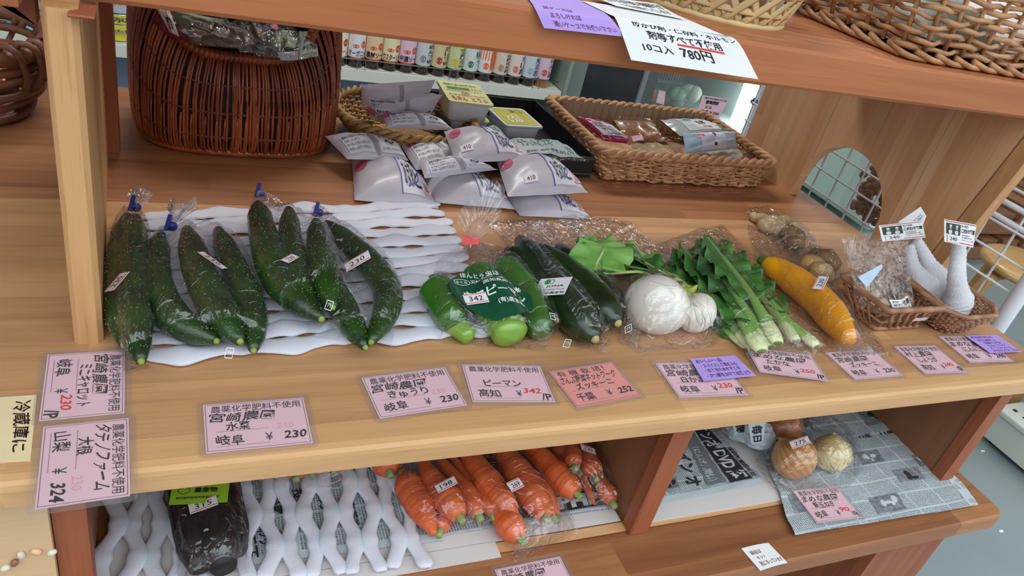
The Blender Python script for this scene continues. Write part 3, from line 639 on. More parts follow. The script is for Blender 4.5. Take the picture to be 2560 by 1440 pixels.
CU([(722, 525), (728, 620), (745, 710), (780, 778)], 'b3', 'cucumber in the middle of the third bag', .0155, 7, .016)
CU([(790, 555), (800, 630), (815, 700), (832, 768)], 'b3', 'cucumber on the right side of the third bag beside the recycling mark', .0155, 8, .022)
CU([(815, 560), (890, 625), (958, 700), (968, 770), (928, 855)], 'b4', 'long curved cucumber on the right of the fourth bag', .0165, 9, .004)
CU([(790, 600), (815, 690), (862, 780), (913, 868)], 'b4', 'straight cucumber whose end meets the curved one in the fourth bag', .0155, 10)
B1 = bag('cucumber_bag', 'clear cucumber bag leftmost beside the upright', [(322, 528), (286, 600), (272, 680), (278, 790), (300, 890), (318, 938)], [(352, 528), (376, 610), (390, 700), (388, 790), (384, 880), (372, 925)], ALLS['b1'], ZM+.001, m_film, 'cucumber bags', wr=.0032, tail=[((318, 492), .03), ((330, 474), .04), ((352, 470), .042), ((378, 484), .036), ((366, 508), .03)], tie=(340, 518), seed=1)
sticker(B1, (292, 708), '230', 50, .02, .012)
B2 = bag('cucumber_bag', 'clear cucumber bag second from the left with three cucumbers', [(418, 560), (375, 620), (362, 700), (366, 790), (376, 868)], [(448, 556), (548, 558), (622, 650), (662, 770), (668, 830), (655, 890)], ALLS['b2'], ZM+.001, m_film, 'cucumber bags', wr=.0032, tail=[((425, 520), .03), ((432, 498), .04), ((462, 508), .042), ((488, 492), .042), ((498, 520), .034)], tie=(430, 566), seed=2)
sticker(B2, (532, 652), '230', -30, .026, .012); recycle(B2, (575, 832), -20)
B3 = bag('cucumber_bag', 'clear cucumber bag third from the left with blue tape on top', [(640, 498), (622, 560), (632, 690), (660, 770), (702, 830)], [(662, 494), (745, 522), (800, 610), (846, 700), (872, 762)], ALLS['b3'], ZM+.001, m_film, 'cucumber bags', wr=.0032, tail=[((645, 490), .03), ((650, 478), .036), ((668, 480), .036), ((700, 500), .03)], tie=(652, 484), seed=3)
sticker(B3, (725, 650), '230', 48, .019, .010); recycle(B3, (826, 737), -30)
B4 = bag('cucumber_bag', 'clear cucumber bag rightmost of the four with a curved cucumber', [(775, 535), (762, 640), (764, 760), (757, 852)], [(806, 528), (895, 590), (975, 655), (996, 730), (994, 810), (978, 872)], ALLS['b4'], ZM+.001, m_film, 'cucumber bags', wr=.0032, tail=[((778, 520), .03), ((790, 512), .03), ((810, 516), .03), ((822, 530), .03)], tie=(797, 532), seed=4)
sticker(B4, (892, 661), '230', 4, .026, .0135)
# ---- green peppers
m_pep = mat('green_pepper_skin', '2a5c18', .25, bump=.08, bscale=60, col2='39781f', vscale=14, coat=.5)
m_pep2 = mat('pale_pepper_skin', '6f9c3a', .25, bump=.08, bscale=60, col2='8aae48', vscale=14, coat=.5); m_stem = mat('green_stem', '6f8a3e', .6, vary=.2)
def pepper(px, lift, sx, sy, L, ang, tilt, label, m, seed):
    r = np.random.default_rng(seed); c = at(*px, z=ZM+lift); ax = np.array([math.sin(math.radians(ang)), -math.cos(math.radians(ang)), math.sin(math.radians(tilt))]); ax /= np.linalg.norm(ax)
    t = thing('green_pepper', label, 'pepper', c-[0, 0, lift], 0, 'peppers in the printed bag'); k = 28; n = 22; s = np.linspace(0, 1, n); th = np.arange(k)*2*PI/k
    pr = np.where(s < .12, .55+.45*(s/.12)**.6, 1-.16*((s-.12)/.88)**2); pr = pr*np.clip((1-s)/.14, 0, 1)**.42; pr[0] = .12
    lob = 1+.09*np.abs(np.cos(1.5*th+seed))[None, :]**1.2*(1-.4*s[:, None])-.04
    z = (s-.5)*L; z = z-(.012*(1-np.clip(s/.1, 0, 1)))*-1
    a = np.cross([0, 0, 1.], ax); a /= np.linalg.norm(a); b_ = np.cross(ax, a)
    G = c+ax*z[:, None, None]+(pr[:, None]*lob)[..., None]*(np.cos(th)[None, :, None]*a*sx+np.sin(th)[None, :, None]*b_*sy)
    G = np.concatenate([G, G[:, :1]], 1); b = MB(); b.grid(G); b.build('skin', m, t)
    b = MB(); e = c-ax*(L/2-.008); b.tube([e, e-ax*.008, e-ax*.018+np.array([0, 0, .003])], [.004, .0028, .0034], 8); b.build('stem', m_stem, t)
    for q in np.linspace(-.35, .35, 5): ALLS.setdefault('pp', []).append((*(c+ax*q*L), max(sx, sy)*.98))
pepper((1112, 762), .022, .0205, .020, .075, 5, -6, 'dark green pepper on the left side of the printed bag', m_pep, 1)
pepper((1148, 822), .012, .012, .012, .04, 30, -4, 'small green pepper tip low between the larger peppers', m_pep2, 2)
pepper((1252, 795), .022, .024, .021, .072, 8, -10, 'pale green pepper in the middle front of the printed bag', m_pep2, 3)
pepper((1335, 778), .020, .018, .019, .082, -6, -6, 'bright green pepper on the right side of the printed bag', m_pep, 4)
pepper((1215, 718), .024, .022, .020, .07, 0, 0, 'green pepper behind the printed label of the bag', m_pep, 5)
pepper((1290, 700), .024, .02, .020, .07, 10, 0, 'green pepper at the back right behind the printed label', m_pep, 6)
BP = bag('pepper_bag', 'plump clear pepper bag with green print and red tape', [(1164, 612), (1098, 640), (1072, 700), (1072, 780), (1084, 840), (1110, 858)], [(1204, 612), (1300, 640), (1356, 710), (1376, 790), (1384, 850), (1370, 880)], ALLS['pp']+[(*at(1190, 640, z=ZM+.035), .012)], ZM+.001, m_film, None, tail=[((1144, 560), .06), ((1150, 530), .08), ((1186, 478), .105), ((1220, 448), .115), ((1262, 470), .11), ((1248, 540), .08), ((1232, 580), .06)], tie=(1186, 602), seed=5, tail_h=.045, tiem=m_redtie, edge=.1)
m_gprint = mat('green_bag_print', '0f5038', .35, alpha=.93); m_wprint = mat('white_print', 'dfe9e2', .6)
def blob(B, px, w, h, ang, m, name, pts, par=None):
    S = on_bag(B, px, w, h, ang); S2 = lambda u, v: np.stack([S(u, v)[..., 0], S(u, v)[..., 1], np.maximum(B['H'](S(u, v)[..., 0], S(u, v)[..., 1]), S(u, v)[..., 2]-.012)], -1)
    b = MB(); th = np.linspace(0, 2*PI, len(pts)+1)[:-1]; n = 56; tt = np.linspace(0, 2*PI, n, endpoint=False); rr = np.interp(tt, np.r_[th, 2*PI], list(pts)+[pts[0]]); s = np.linspace(0, 1, 12)
    U = .5+.5*s[:, None]*rr*np.cos(tt); V = .5+.5*s[:, None]*rr*np.sin(tt); U = np.concatenate([U, U[:, :1]], 1); V = np.concatenate([V, V[:, :1]], 1); b.grid(S2(U, V)); return b.build(name, m, par or B['t']), S2
pr, SP = blob(BP, (1232, 722), .098, .098, -4, m_gprint, 'green_print', [1.0, .95, .9, .95, .85, .8, .75, .85, .95, 1, .95, .85, .8, .78, .85, .95])
b = MB()
for tx, u0, v0, u1, v1, bo in (('ほんとう虫は', .20, .12, .66, .21, .02), ('天敵農法で育った', .30, .24, .82, .31, .01), ('高知県産', .42, .34, .70, .41, .015), ('虫守ピーマン', .16, .45, .92, .60, .02), ('(有)高生連', .52, .66, .84, .74, .015), ('めぐみ', .12, .27, .26, .32, .01)): ink(b, SP, tx, u0, v0, u1, v1, 0, .0012, bo)
th = np.linspace(0, 2*PI, 24)
stroke(b, SP, [(.19+.1*math.cos(a), .295+.05*math.sin(a)) for a in th], .008, .0012)
for a in range(8): stroke(b, SP, [(.86+.02*math.cos(a*.785), .36+.02*math.sin(a*.785)), (.86+.05*math.cos(a*.785), .36+.05*math.sin(a*.785))], .014, .0012)
disc(b, SP, .86, .36, .03, .03, .0012); stroke(b, SP, [(.855+.03*math.cos(a), .70+.03*math.sin(a)) for a in th[:20]], .01, .0012)
b.build('white_lettering', m_wprint, pr)
sticker(BP, (1191, 742), '342', 3, .027, .0145); recycle(BP, (1370, 828), 0)
# ---- green zucchini
m_zuc = mat('zucchini_skin', '10210f', .3, bump=.15, bscale=90, col2='1d3a1a', vscale=40, coat=.3, spec=.6); m_cut = mat('pale_cut_end', 'b7a873', .7, vary=.2)
ZU_ = lambda pts, key, label, rad, seed, lift=0: long_veg('zucchini', label, 'zucchini', pts, ZM+.001, rad, m_zuc, 'green zucchini', key, 0, [.35, .72, .82, .88, .93, 1, 1.02, 1, .85, .3], m_cut, 1, seed, lift, kk=18)
ZU_([(1300, 600), (1360, 690), (1425, 770), (1488, 848)], 'z1', 'large dark zucchini carrying the white certified sticker', .0235, 1)
ZU_([(1268, 625), (1310, 660), (1352, 720), (1392, 800)], 'z1', 'dark zucchini mostly hidden beside the pepper bag', .018, 2, 0)
ZU_([(1325, 615), (1415, 680), (1480, 740), (1545, 808)], 'z2', 'dark zucchini right of the one with the sticker', .0225, 3, .002)
ZU_([(1395, 618), (1440, 670), (1500, 715), (1555, 760)], 'z2', 'rear zucchini next to the turnip leaves', .016, 4, 0)
BZ = bag('zucchini_bag', 'clear zucchini bag with the white certification sticker', [(1215, 552), (1272, 620), (1330, 720), (1380, 800), (1432, 872)], [(1372, 548), (1420, 640), (1490, 730), (1528, 810), (1518, 884)], ALLS['z1'], ZM+.001, m_film, 'zucchini bags', seed=6, wr=.003)
BZ2 = bag('zucchini_bag', 'clear zucchini bag beside the white turnips', [(1300, 560), (1395, 640), (1450, 740), (1520, 820), (1560, 862)], [(1440, 545), (1510, 620), (1582, 720), (1606, 800), (1594, 868)], ALLS['z2'], ZM+.0015, m_film, 'zucchini bags', seed=7, wr=.003)
S = on_bag(BZ, (1384, 706), .036, .022, -42); b = MB(); sheet(b, S, 4, 4, thick=.0002); s_ = b.build('certification_sticker', m_sticker, BZ['t'])
b = MB(); ink(b, S, 'JONA', .3, .42, .85, .58, 0, .0003, .01); ink(b, S, 'JONA0117110', .25, .64, .92, .74, 0, .0003); ink(b, S, '有機農産物', .2, .80, .95, .93, 0, .0003); b.build('sticker_print', m_ink, s_)
b = MB(); disc(b, S, .28, .22, .09, .15, .0004); stroke(b, S, [(.42+.07*math.cos(a), .22+.12*math.sin(a)) for a in th], .02, .0004, asp=1.6); b.build('sticker_emblem', mat('leaf_green_print', '3c8a4a', .6), s_)
recycle(BZ, (1432, 815), -40); 
# ---- turnips with leaves
m_tur = mat('turnip_skin', 'ece8dd', .35, bump=.05, bscale=30, vary=.05, vscale=12, sss=.25, coat=.2)
m_leaf = mat('leaf_green', '3f7a2a', .5, bump=.5, bscale=90, col2='2b5f1e', vscale=30); m_leafb = mat('pale_leaf_green', '7fae58', .5, bump=.5, bscale=90, col2='5c9440', vscale=30); m_stalk = mat('pale_stalk', 'a8c07a', .45, bump=.1, bscale=60, vary=.12, vscale=12, sss=.2)
def leafsheet(b, S, n=26, m=14, ruf=.004, seed=0, lob=.12, mi=0):
    r = np.random.default_rng(seed); ph = r.uniform(0, 6, 4); v, u = np.meshgrid(np.linspace(0, 1, n), np.linspace(-1, 1, m), indexing='ij')
    wv = np.sin(PI*np.clip(v, 0, 1)**.75)**.6*(1+lob*np.sin(v*34+ph[0])); U = .5+.5*u*wv
    G = S(U, v); N = nrm(S, U, v); G = G+N*((ruf*(u**2)*np.sin(v*26+ph[1]+2*u)+ruf*.6*np.sin(v*43+ph[2])*np.abs(u)+ruf*.4*np.abs(u))[..., None]); b.grid(G, mi, True)
def strip_path(P, w, up=(0, 0, 1), tw=0):
    P = np.array(P, float)
    def S(u, v):
        u = np.asarray(u, float); v = np.asarray(v, float); c = curve_at(P, v); T = curve_at(P, np.clip(v+.02, 0, 1))-curve_at(P, np.clip(v-.02, 0, 1)); T = T/np.maximum(np.linalg.norm(T, axis=-1), 1e-9)[..., None]
        A = np.cross(T, up); A = A/np.linalg.norm(A, axis=-1)[..., None]; A = A*math.cos(tw)+np.cross(T, A)*math.sin(tw); return c-A*((u-.5)*w)[..., None]
    return S
def turnip(px, r0, lift, ax, label, leaves, seed):
    c = at(*px, z=ZM+lift); ax = np.array(ax, float); ax /= np.linalg.norm(ax); t = thing('white_turnip', label, 'turnip', c-[0, 0, lift], 0, 'turnips in the clear bag')
    s = np.linspace(0, PI, 22); pr = [(r0*math.sin(a)*(1+.05*math.sin(a)), -r0*.92*math.cos(a)*(1 if a < 2.4 else 1-.15*(a-2.4))) for a in s]; pr = [(r0*.01, -r0*.99), (r0*.04, -r0*.95)]+pr[1:]
    b = MB(); b.lathe(pr, c, 30, ax=ax); b.build('skin', m_tur, t); e = c+ax*r0*.82
    for k, (pts, w, mm) in enumerate(leaves):
        P = [e]+[at(p[0], p[1], z=ZM+p[2]) for p in pts]; b = MB(); q = crv(np.array(P), 16); nn = 9 if len(P) > 2 else 14
        b.tube(q[:nn+3], np.linspace(.0035, .002, nn+3), 7, flat=.7); b.build('leaf_stalk', m_stalk, t)
        b = MB(); leafsheet(b, strip_path(q[nn-2:], w), ruf=.006, seed=seed+k, lob=.12); b.build('leaf', mm, t)
    ALLS.setdefault('tn', []).append((*c, r0))
turnip((1642, 762), .0385, .036, (.35, .45, .35), 'larger round white turnip with cut leaves lying behind', [([(1690, 690, .045), (1580, 668, .02), (1490, 655, .012)], .05, m_leaf), ([(1680, 700, .05), (1600, 650, .02), (1560, 640, .03)], .05, m_leaf), ([(1700, 700, .05), (1722, 735, .045), (1714, 790, .02)], .022, mat('yellow_leaf', 'b5c04c', .5, vary=.2)), ([(1600, 680, .03), (1490, 680, .03), (1510, 615, .045), (1462, 600, .03)], .075, m_leafb)], 1)
turnip((1742, 782), .0255, .025, (-.5, .7, .2), 'smaller white turnip right of the larger one', [([(1715, 720, .03), (1640, 668, .02), (1560, 660, .02)], .05, m_leaf), ([(1700, 720, .03), (1590, 640, .015), (1520, 625, .012)], .05, m_leafb)], 5)
ALLS['tn'] += [(*at(1560, 655, z=ZM+.01), .02), (*at(1500, 630, z=ZM+.015), .02)]
BT = bag('turnip_bag', 'clear turnip bag with the price sticker on top', [(1385, 530), (1490, 660), (1528, 760), (1545, 830), (1600, 886)], [(1570, 552), (1680, 640), (1785, 715), (1832, 790), (1780, 876)], ALLS['tn'], ZM+.0018, m_film, None, seed=8, wr=.0035)
sticker(BT, (1652, 694), '230', 4, .026, .011); recycle(BT, (1600, 742), -10)
# flat film corner standing up behind the turnips
# ---- leafy greens bunch
m_rib = mat('green_rib', '86b25c', .4, bump=.1, bscale=50, vary=.15, vscale=10, sss=.15)
tg = thing('leafy_greens_bunch', 'bunch of long leafy greens with pale stalks in a clear bag', 'greens', at(1900, 800, z=ZM))
SG = []
for k, (pts, w0, w1, lw, lf) in enumerate([
    ([(1885, 872, .01), (1800, 772, .02), (1735, 690, .022), (1688, 626, .012)], .016, .005, .050, .35), ([(1905, 878, .02), (1842, 780, .030), (1772, 690, .03), (1700, 612, .02)], .018, .005, .05, .4),
    ([(1925, 868, .018), (1858, 765, .034), (1800, 680, .036), (1748, 600, .03)], .018, .005, .052, .45), ([(1945, 858, .028), (1880, 742, .042), (1820, 660, .040), (1766, 592, .034)], .016, .005, .05, .5),
    ([(1990, 852, .012), (1912, 752, .022), (1850, 672, .026), (1800, 604, .02)], .015, .005, .045, .5), ([(2042, 866, .010), (1965, 795, .018), (1880, 700, .018), (1822, 634, .012)], .015, .005, .04, .55),
    ([(1870, 868, .006), (1780, 790, .008), (1735, 740, .01), (1700, 690, .008)], .014, .005, .04, .3)]):
    P = crv(np.array([at(p[0], p[1], z=ZM+p[2]) for p in pts]), 40); b = MB(); b.tube(P, np.interp(np.linspace(0, 1, 40), [0, .03, .12, .3, 1], [w0*.42, w0*.62, w0*.66, w0*.42, w1/2]), 10, flat=.55); b.build('stalk', m_rib, tg); b = MB(); b.tube(P[:7], w0*np.array([.46, .61, .66, .68, .66, .61, .50])*1.04, 12, flat=.56); b.build('stalk_base', mat('cream_green_base', 'd0d8a4', .4, vary=.08, vscale=20, sss=.15), tg)
    b = MB(); leafsheet(b, strip_path(P[int(40*lf)-8:], lw*1.35), 34, 16, .0065, k, .02); b.build('leaf', m_leaf if k % 2 else mat('deep_leaf_green', '2c6122', .5, bump=.5, bscale=80, col2='1f4d1a', vscale=24), tg)
    SG += [(*p, .009) for p in P[::3]]
bag('greens_bag', 'long clear bag around the leafy greens', [(1640, 610), (1700, 700), (1780, 800), (1850, 880), (1872, 900)], [(1810, 560), (1900, 650), (1980, 740), (2060, 830), (2072, 885)], SG, ZM+.001, m_film, None, seed=9, wr=.003)
# ---- yellow zucchini
m_yel = mat('yellow_zucchini_skin', 'f0a818', .3, bump=.08, bscale=60, col2='e89a12', vscale=14, coat=.3, sss=.1)
long_veg('yellow_zucchini', 'yellow zucchini with a green stem end', 'zucchini', [(1912, 655), (1970, 690), (2050, 755), (2125, 850)], ZM+.001, .0225, m_yel, None, 'yz', 0, [.42, .70, .82, .9, .97, 1.02, 1.02, .98, .85, .4], None, 1, 1, 0, 20, mat('zucchini_stem', '4d6a24', .5, vary=.3), .0085)
BY = bag('yellow_zucchini_bag', 'clear bag around the yellow zucchini', [(1868, 560), (1895, 660), (1960, 750), (2040, 830), (2095, 888)], [(1990, 600), (2080, 690), (2150, 770), (2200, 850), (2235, 892)], ALLS['yz'], ZM+.001, m_film, None, seed=10, wr=.003)
sticker(BY, (2048, 713), '230', 38, .026, .0135)
# ---- ginger
m_gin = mat('ginger_skin', 'c9ae84', .6, bump=.4, bscale=120, vary=.25, vscale=50, stretch=(1, 1, 1)); m_ging = mat('ginger_dark', '8f6f48', .6, bump=.4, bscale=120, vary=.3, vscale=40)
def ginger(label, knobs, m, key=None, grp='loose ginger roots', z=ZM, lab='ginger_root'):
    K = [(at(x, y, z=z+r*.95+l), r, a) for (x, y, r, a, l), q in [(k, k) for k in knobs]]
    t = thing(lab, label, 'ginger', K[0][0]-[0, 0, K[0][1]], 0, grp); b = MB()
    for i, (c, r, a) in enumerate(K):
        ax = np.array([math.cos(a), math.sin(a), .1]); s = np.linspace(0, PI, 15); L = r*1.25
        b.lathe([(r*math.sin(q)**.8*(1+.035*math.sin(q*14+i)), -L*math.cos(q)) for q in s], c, 18, ax=ax)
        if key: ALLS.setdefault(key, []).append((*c, r))
    b.build('skin', m, t); return t
ginger('knobbly ginger root furthest back, with small round fingers', [(1935, 562, .017, -.6, 0), (1905, 548, .011, -.6, 0), (1886, 543, .0085, 1.5, 0), (1960, 552, .010, .3, 0), (1985, 567, .008, .1, 0), (1915, 565, .012, 2, 0)], m_gin, 'g1')
ginger('plump brown ginger root in front of the knobbly one', [(1985, 592, .015, -.5, .0), (1970, 580, .014, -.5, 0), (1990, 606, .012, -.8, 0)], m_ging, 'g1')
ginger('half ginger root with a pale cut face', [(2062, 648, .017, .1, 0), (2040, 640, .013, .4, 0), (2078, 660, .013, 0, 0)], m_ging, 'g2')
ginger('smooth pale ginger root beside the yellow zucchini', [(2052, 678, .015, -.7, 0), (2030, 660, .015, -.7, 0), (2066, 690, .010, -.6, 0)], mat('pale_ginger', 'c09a62', .5, bump=.2, bscale=100, vary=.15, vscale=30), 'g2')
bag('ginger_bag', 'clear bag around the two rear ginger roots', [(1860, 520), (1895, 570), (1950, 620), (1990, 650)], [(1920, 515), (1990, 545), (2030, 580), (2052, 622)], ALLS['g1'], ZM+.001, m_film, 'loose ginger bags', seed=11, wr=.002, nu=30, nv=40)
bag('ginger_bag', 'clear bag around the two ginger roots next to the basket', [(1975, 630), (2000, 665), (2035, 700), (2060, 712)], [(2040, 610), (2090, 640), (2108, 670), (2100, 705)], ALLS['g2'], ZM+.001, m_film, 'loose ginger bags', seed=12, wr=.002, nu=30, nv=40)
t = thing('paper_slip', 'small grey slip of paper under the ginger by the basket', 'slip', at(2090, 690, z=ZM)); S = quad(*P4([(2060, 668), (2085, 678), (2110, 694), (2075, 697)], ZM+.0006)); b = MB(); sheet(b, S, 2, 2, thick=.0003); b.build('paper', mat('greenish_slip', 'a9b8b4', .6), t); b = MB(); ink(b, S, '有機JAS', .3, .3, .8, .7); b.build('slip_print', m_ink, t)
# ================================================================ wickerwork, packets and trays on the middle and upper shelves
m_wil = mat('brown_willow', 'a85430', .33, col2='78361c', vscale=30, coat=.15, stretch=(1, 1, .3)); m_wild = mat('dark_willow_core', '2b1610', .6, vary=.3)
m_cane = mat('tan_cane', 'cf9f74', .5, col2='a87850', vscale=40, stretch=(1, 1, 1)); m_cane2 = mat('honey_cane', 'b58c55', .45, col2='83602f', vscale=40); m_cane3 = mat('rose_brown_cane', 'b48667', .5, col2='8a6048', vscale=45)
def loop_rect(x0, x1, y0, y1, r, n, rz=0, c=None):
    """points of a rounded rectangle, n samples by arc length"""
    P = []
    for cx, cy, a0 in ((x1-r, y0+r, -90), (x1-r, y1-r, 0), (x0+r, y1-r, 90), (x0+r, y0+r, 180)):
        for q in range(7): a = math.radians(a0+15*q); P.append((cx+r*math.cos(a), cy+r*math.sin(a)))
    return resample(np.array(P), n, rz, c)
def resample(P, n, rz=0, c=None):
    Q = np.concatenate([P, P[:1]]); d = np.r_[0, np.cumsum(np.linalg.norm(np.diff(Q, axis=0), axis=1))]; t = np.linspace(0, d[-1], n, endpoint=False)
    R = np.stack([np.interp(t, d, Q[:, 0]), np.interp(t, d, Q[:, 1])], 1)
    if rz: ca, sa = math.cos(rz), math.sin(rz); R = (R-c) @ np.array([[ca, sa], [-sa, ca]])+c
    return R
def outn(P):
    T = np.roll(P, -1, 0)-np.roll(P, 1, 0); T /= np.linalg.norm(T, axis=1)[:, None]; return np.stack([T[:, 1], -T[:, 0]], 1)
def wicker(t, bot, top, z0, z1, stakes, nrow, rad, m, rimr=.006, per=4, wob=1., jit=.15, seed=0, srad=None, name='weave', rim=True, braid=3, skip=None, flat=1., lean=None):
    """bot/top: closed loops with stakes*per samples"""
    r = np.random.default_rng(seed); n = stakes*per; k = np.arange(n); nb = outn(bot); srad = srad or rad*1.3
    b = MB()
    for i in range(nrow):
        s = (i+.5)/nrow; P = bot*(1-s)+top*s; ph = i*PI
        off = wob*(rad+srad)*.9*np.sin(PI*k/per+ph); zz = z0+(z1-z0)*s+rad*jit*np.sin(k*.9+r.uniform(0, 6))*2+rad*.5*np.sin(k*.23+r.uniform(0, 6))
        Q = P+nb*off[:, None]; b.tube(np.column_stack([Q, zz]), rad*(1+.12*np.sin(k*.37+i)), 5, closed=True, flat=flat)
    b.build(name, m, t, kind='stuff')
    b = MB()
    for j in range(stakes):
        q = j*per+per//2; q %= n; a = np.r_[bot[q], z0]; c = np.r_[top[q], z1]; b.tube(np.array([a, (a+c)/2, c]), srad, 5)
    b.build('stakes', m, t, kind='stuff')
    # woven bottom
    b = MB(); cc = bot.mean(0); V = [np.r_[cc, z0+.002]]+[np.r_[p, z0+.002] for p in bot]; b.add(V, [[0, 1+i, 1+(i+1) % n] for i in range(n)]); b.build('bottom', m, t)
    if rim:
        b = MB()
        for q in range(braid):
            a = 2*PI*k*(stakes//2)/n+q*2*PI/braid if braid > 1 else k*0; d = rimr*.62 if braid > 1 else 0
            Q = top+outn(top)*(d*np.cos(a))[:, None]; b.tube(np.column_stack([Q, z1+rimr*.3+d*np.sin(a)]), rimr*(.62 if braid > 1 else 1), 6, closed=True)
        b.build('braided_rim' if braid > 1 else 'rim', m, t, kind='stuff' if braid > 1 else None)
# ---- large red-brown basket
cx, cy = .0872, 1.172
t = thing('willow_basket', 'large red-brown willow basket with a dipped front rim full of clear packets', 'basket', (cx, cy, ZM))
NS = 200; r = np.random.default_rng(4)
def br(th, s):
    """bulging wall: s = 0 at the foot, 1 at the rim"""
    e = 2.9; c, sn = np.cos(th), np.sin(th); q = (np.abs(c)**e+np.abs(sn)**e)**(-1/e)
    k = np.interp(s, [0, .10, .3, .6, .85, 1], [.945, .99, 1.0, .985, .90, .80]); return q*k
def brim(th): return ZM+.140+.16*np.clip(np.abs(np.cos(th)), 0, 1)**5+np.where(np.sin(th) > 0, .03, 0)*np.clip(np.sin(th), 0, 1)
def bp(th, s, o=0): q = br(th, s)+o; return np.stack([cx+.143*q*np.cos(th), cy+.112*q*np.sin(th), ZM+.004+(brim(th)-ZM-.004)*s], -1)
th0 = np.arange(NS)*2*PI/NS
b = MB()
for j in range(NS):
    a = th0[j]+r.normal(0, .008); ln = r.normal(0, .022); s = np.linspace(0 if j % 3 else .0, 1, 12); th = a+ln*(1-s)*np.sin(s*3); b.tube(bp(th, s, .012+.006*(j % 2)), .0021*np.r_[np.ones(10), .95, .9], 5)
    if j % 3 == 0: s = np.linspace(0, .42, 5); b.tube(bp(a+.02+.04*s, s, .022), .0018, 5)
b.build('upright_rods', m_wil, t, kind='stuff')
b = MB(); k = np.linspace(0, 2*PI, 240, endpoint=False)
for s in (.2, .46, .74):
    for d in (0, .010): b.tube(bp(k, np.full(240, s+d), .018+.012*np.sin(k*75+d*300)), .0013, 5, closed=True)
b.build('twined_bands', mat('band_willow', '70381f', .4, vary=.3), t)
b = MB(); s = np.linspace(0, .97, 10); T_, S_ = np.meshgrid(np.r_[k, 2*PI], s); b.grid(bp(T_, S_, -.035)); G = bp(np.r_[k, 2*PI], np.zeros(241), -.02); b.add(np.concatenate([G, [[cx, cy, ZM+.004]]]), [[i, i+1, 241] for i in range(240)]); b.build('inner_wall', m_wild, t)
b = MB(); kk = np.linspace(0, 2*PI, 480, endpoint=False); P = bp(kk, np.ones(480), -.01); b.tube(P, .0075+.0011*np.sin(kk*120), 8, closed=True); b.build('rolled_rim', m_wil, t)
b = MB(); P = bp(kk, np.zeros(480), .0); b.tube(P+[0, 0, .003], .006, 8, closed=True); b.build('foot_ring', m_wil, t)
# contents
m_olive = mat('olive_paper', '7f8468', .6, vary=.1); m_gr = mat('grey_green_card', '8b9287', .6, vary=.05)
def packet(name, label, cs, th_, m, grp=None, seed=0, labels=(), over=None, cat='packet', wr=.0015, thingz=None, nu=26, nv=22, ty='film'):
    """a filled flat packet: pillow between four world corners, with printed patches"""
    S = pillow(*cs, th_, wr, seed); t = thing(name, label, cat, (sum(np.array(c) for c in cs)/4), 0, grp)
    b = MB(); u, v = np.meshgrid(np.linspace(0, 1, nu), np.linspace(0, 1, nv)); G = S(u, v); b.grid(G, 0, True)
    Q = quad(*cs); n0 = nrm(Q, np.array(.5), np.array(.5)); H = 2*Q(u, v)-G; H = Q(u, v)-(G-Q(u, v))*.25; b.grid(H); b.build(ty, m, t)
    for it in labels:
        nm, box, mm, inks = it[:4]; s2 = sub(S, *box); b = MB(); sheet(b, s2, 12, 10, eps=.0006); pp = b.build(nm, mm, t)
        for (im, lst) in inks:
            b = MB()
            for q in lst: ink(b, s2, q[0], *q[1:5], 0, .0011, q[5] if len(q) > 5 else .008, rot=q[6] if len(q) > 6 else 0)
            b.build('lettering', im, pp)
    if over is not None: over(S, t)
    return t, S
def A4(px, zs): zs = zs if hasattr(zs, '__len__') else [zs]*4; return [at(*p, z=q) for p, q in zip(px, zs)]
m_clear = film('packet_film', gloss=.26, haze=.05, bump=.9, bscale=40, rough=.08, hz=(.55, .55, .5)); m_redp = mat('red_contents', '7d2030', .5, vary=.3); m_brn = mat('brown_contents', '6b4a34', .6, vary=.4, vscale=60)
packet('snack_packet', 'clear packet with dark red contents at the left inside the willow basket', A4([(375, 45), (420, 40), (470, 100), (400, 75)], [.975, .98, .96, .955]), .012, m_redp, 'packets in the willow basket', 1)
packet('snack_packet', 'white strip packet with brushed lettering in the willow basket', A4([(392, 22), (420, 15), (448, 92), (425, 80)], [.995, 1.0, .968, .968]), .006, m_white, 'packets in the willow basket', 2, [('brushed_label', (.1, .1, .9, .9), m_white, [(m_ink, [('16つ', .2, .2, .8, .9, .02)])])])
packet('snack_packet', 'olive paper packet at the back of the willow basket', A4([(425, 22), (560, 50), (560, 80), (450, 75)], [.99, .98, .965, .965]), .01, m_olive, 'packets in the willow basket', 3)
packet('snack_packet', 'brown packet wrapped in shiny film in the middle of the willow basket', A4([(450, 75), (600, 70), (640, 125), (480, 112)], [.965, .965, .955, .955]), .016, m_brn, 'packets in the willow basket', 4)
for k, (q, lab) in enumerate([([(445, 72), (560, 62), (640, 122), (500, 112)], 'crinkled clear film packet left of the centre in the willow basket'), ([(560, 60), (680, 70), (720, 140), (600, 130)], 'crinkled clear film packet in the centre of the willow basket'), ([(650, 68), (750, 85), (760, 150), (640, 138)], 'crinkled clear film packet with a pink dot right of centre in the willow basket')]):
    tt, S = packet('film_packet', lab, A4(q, [.973, .973, .962, .962]), .02, film('dull_film', gloss=.15, haze=.03, bump=.8, bscale=45), 'film packets in the willow basket', 5+k, wr=.005)
    b = MB(); sheet(b, sub(S, .15, .2, .8, .8), 12, 10, eps=-.008); b.build('contents', m_brn if k < 2 else m_olive, tt)
    if k == 2: b = MB(); disc(b, S, .35, .5, .08, .14, .001); b.build('pink_dot', mat('pink_dot', 'b8527c', .5), tt)
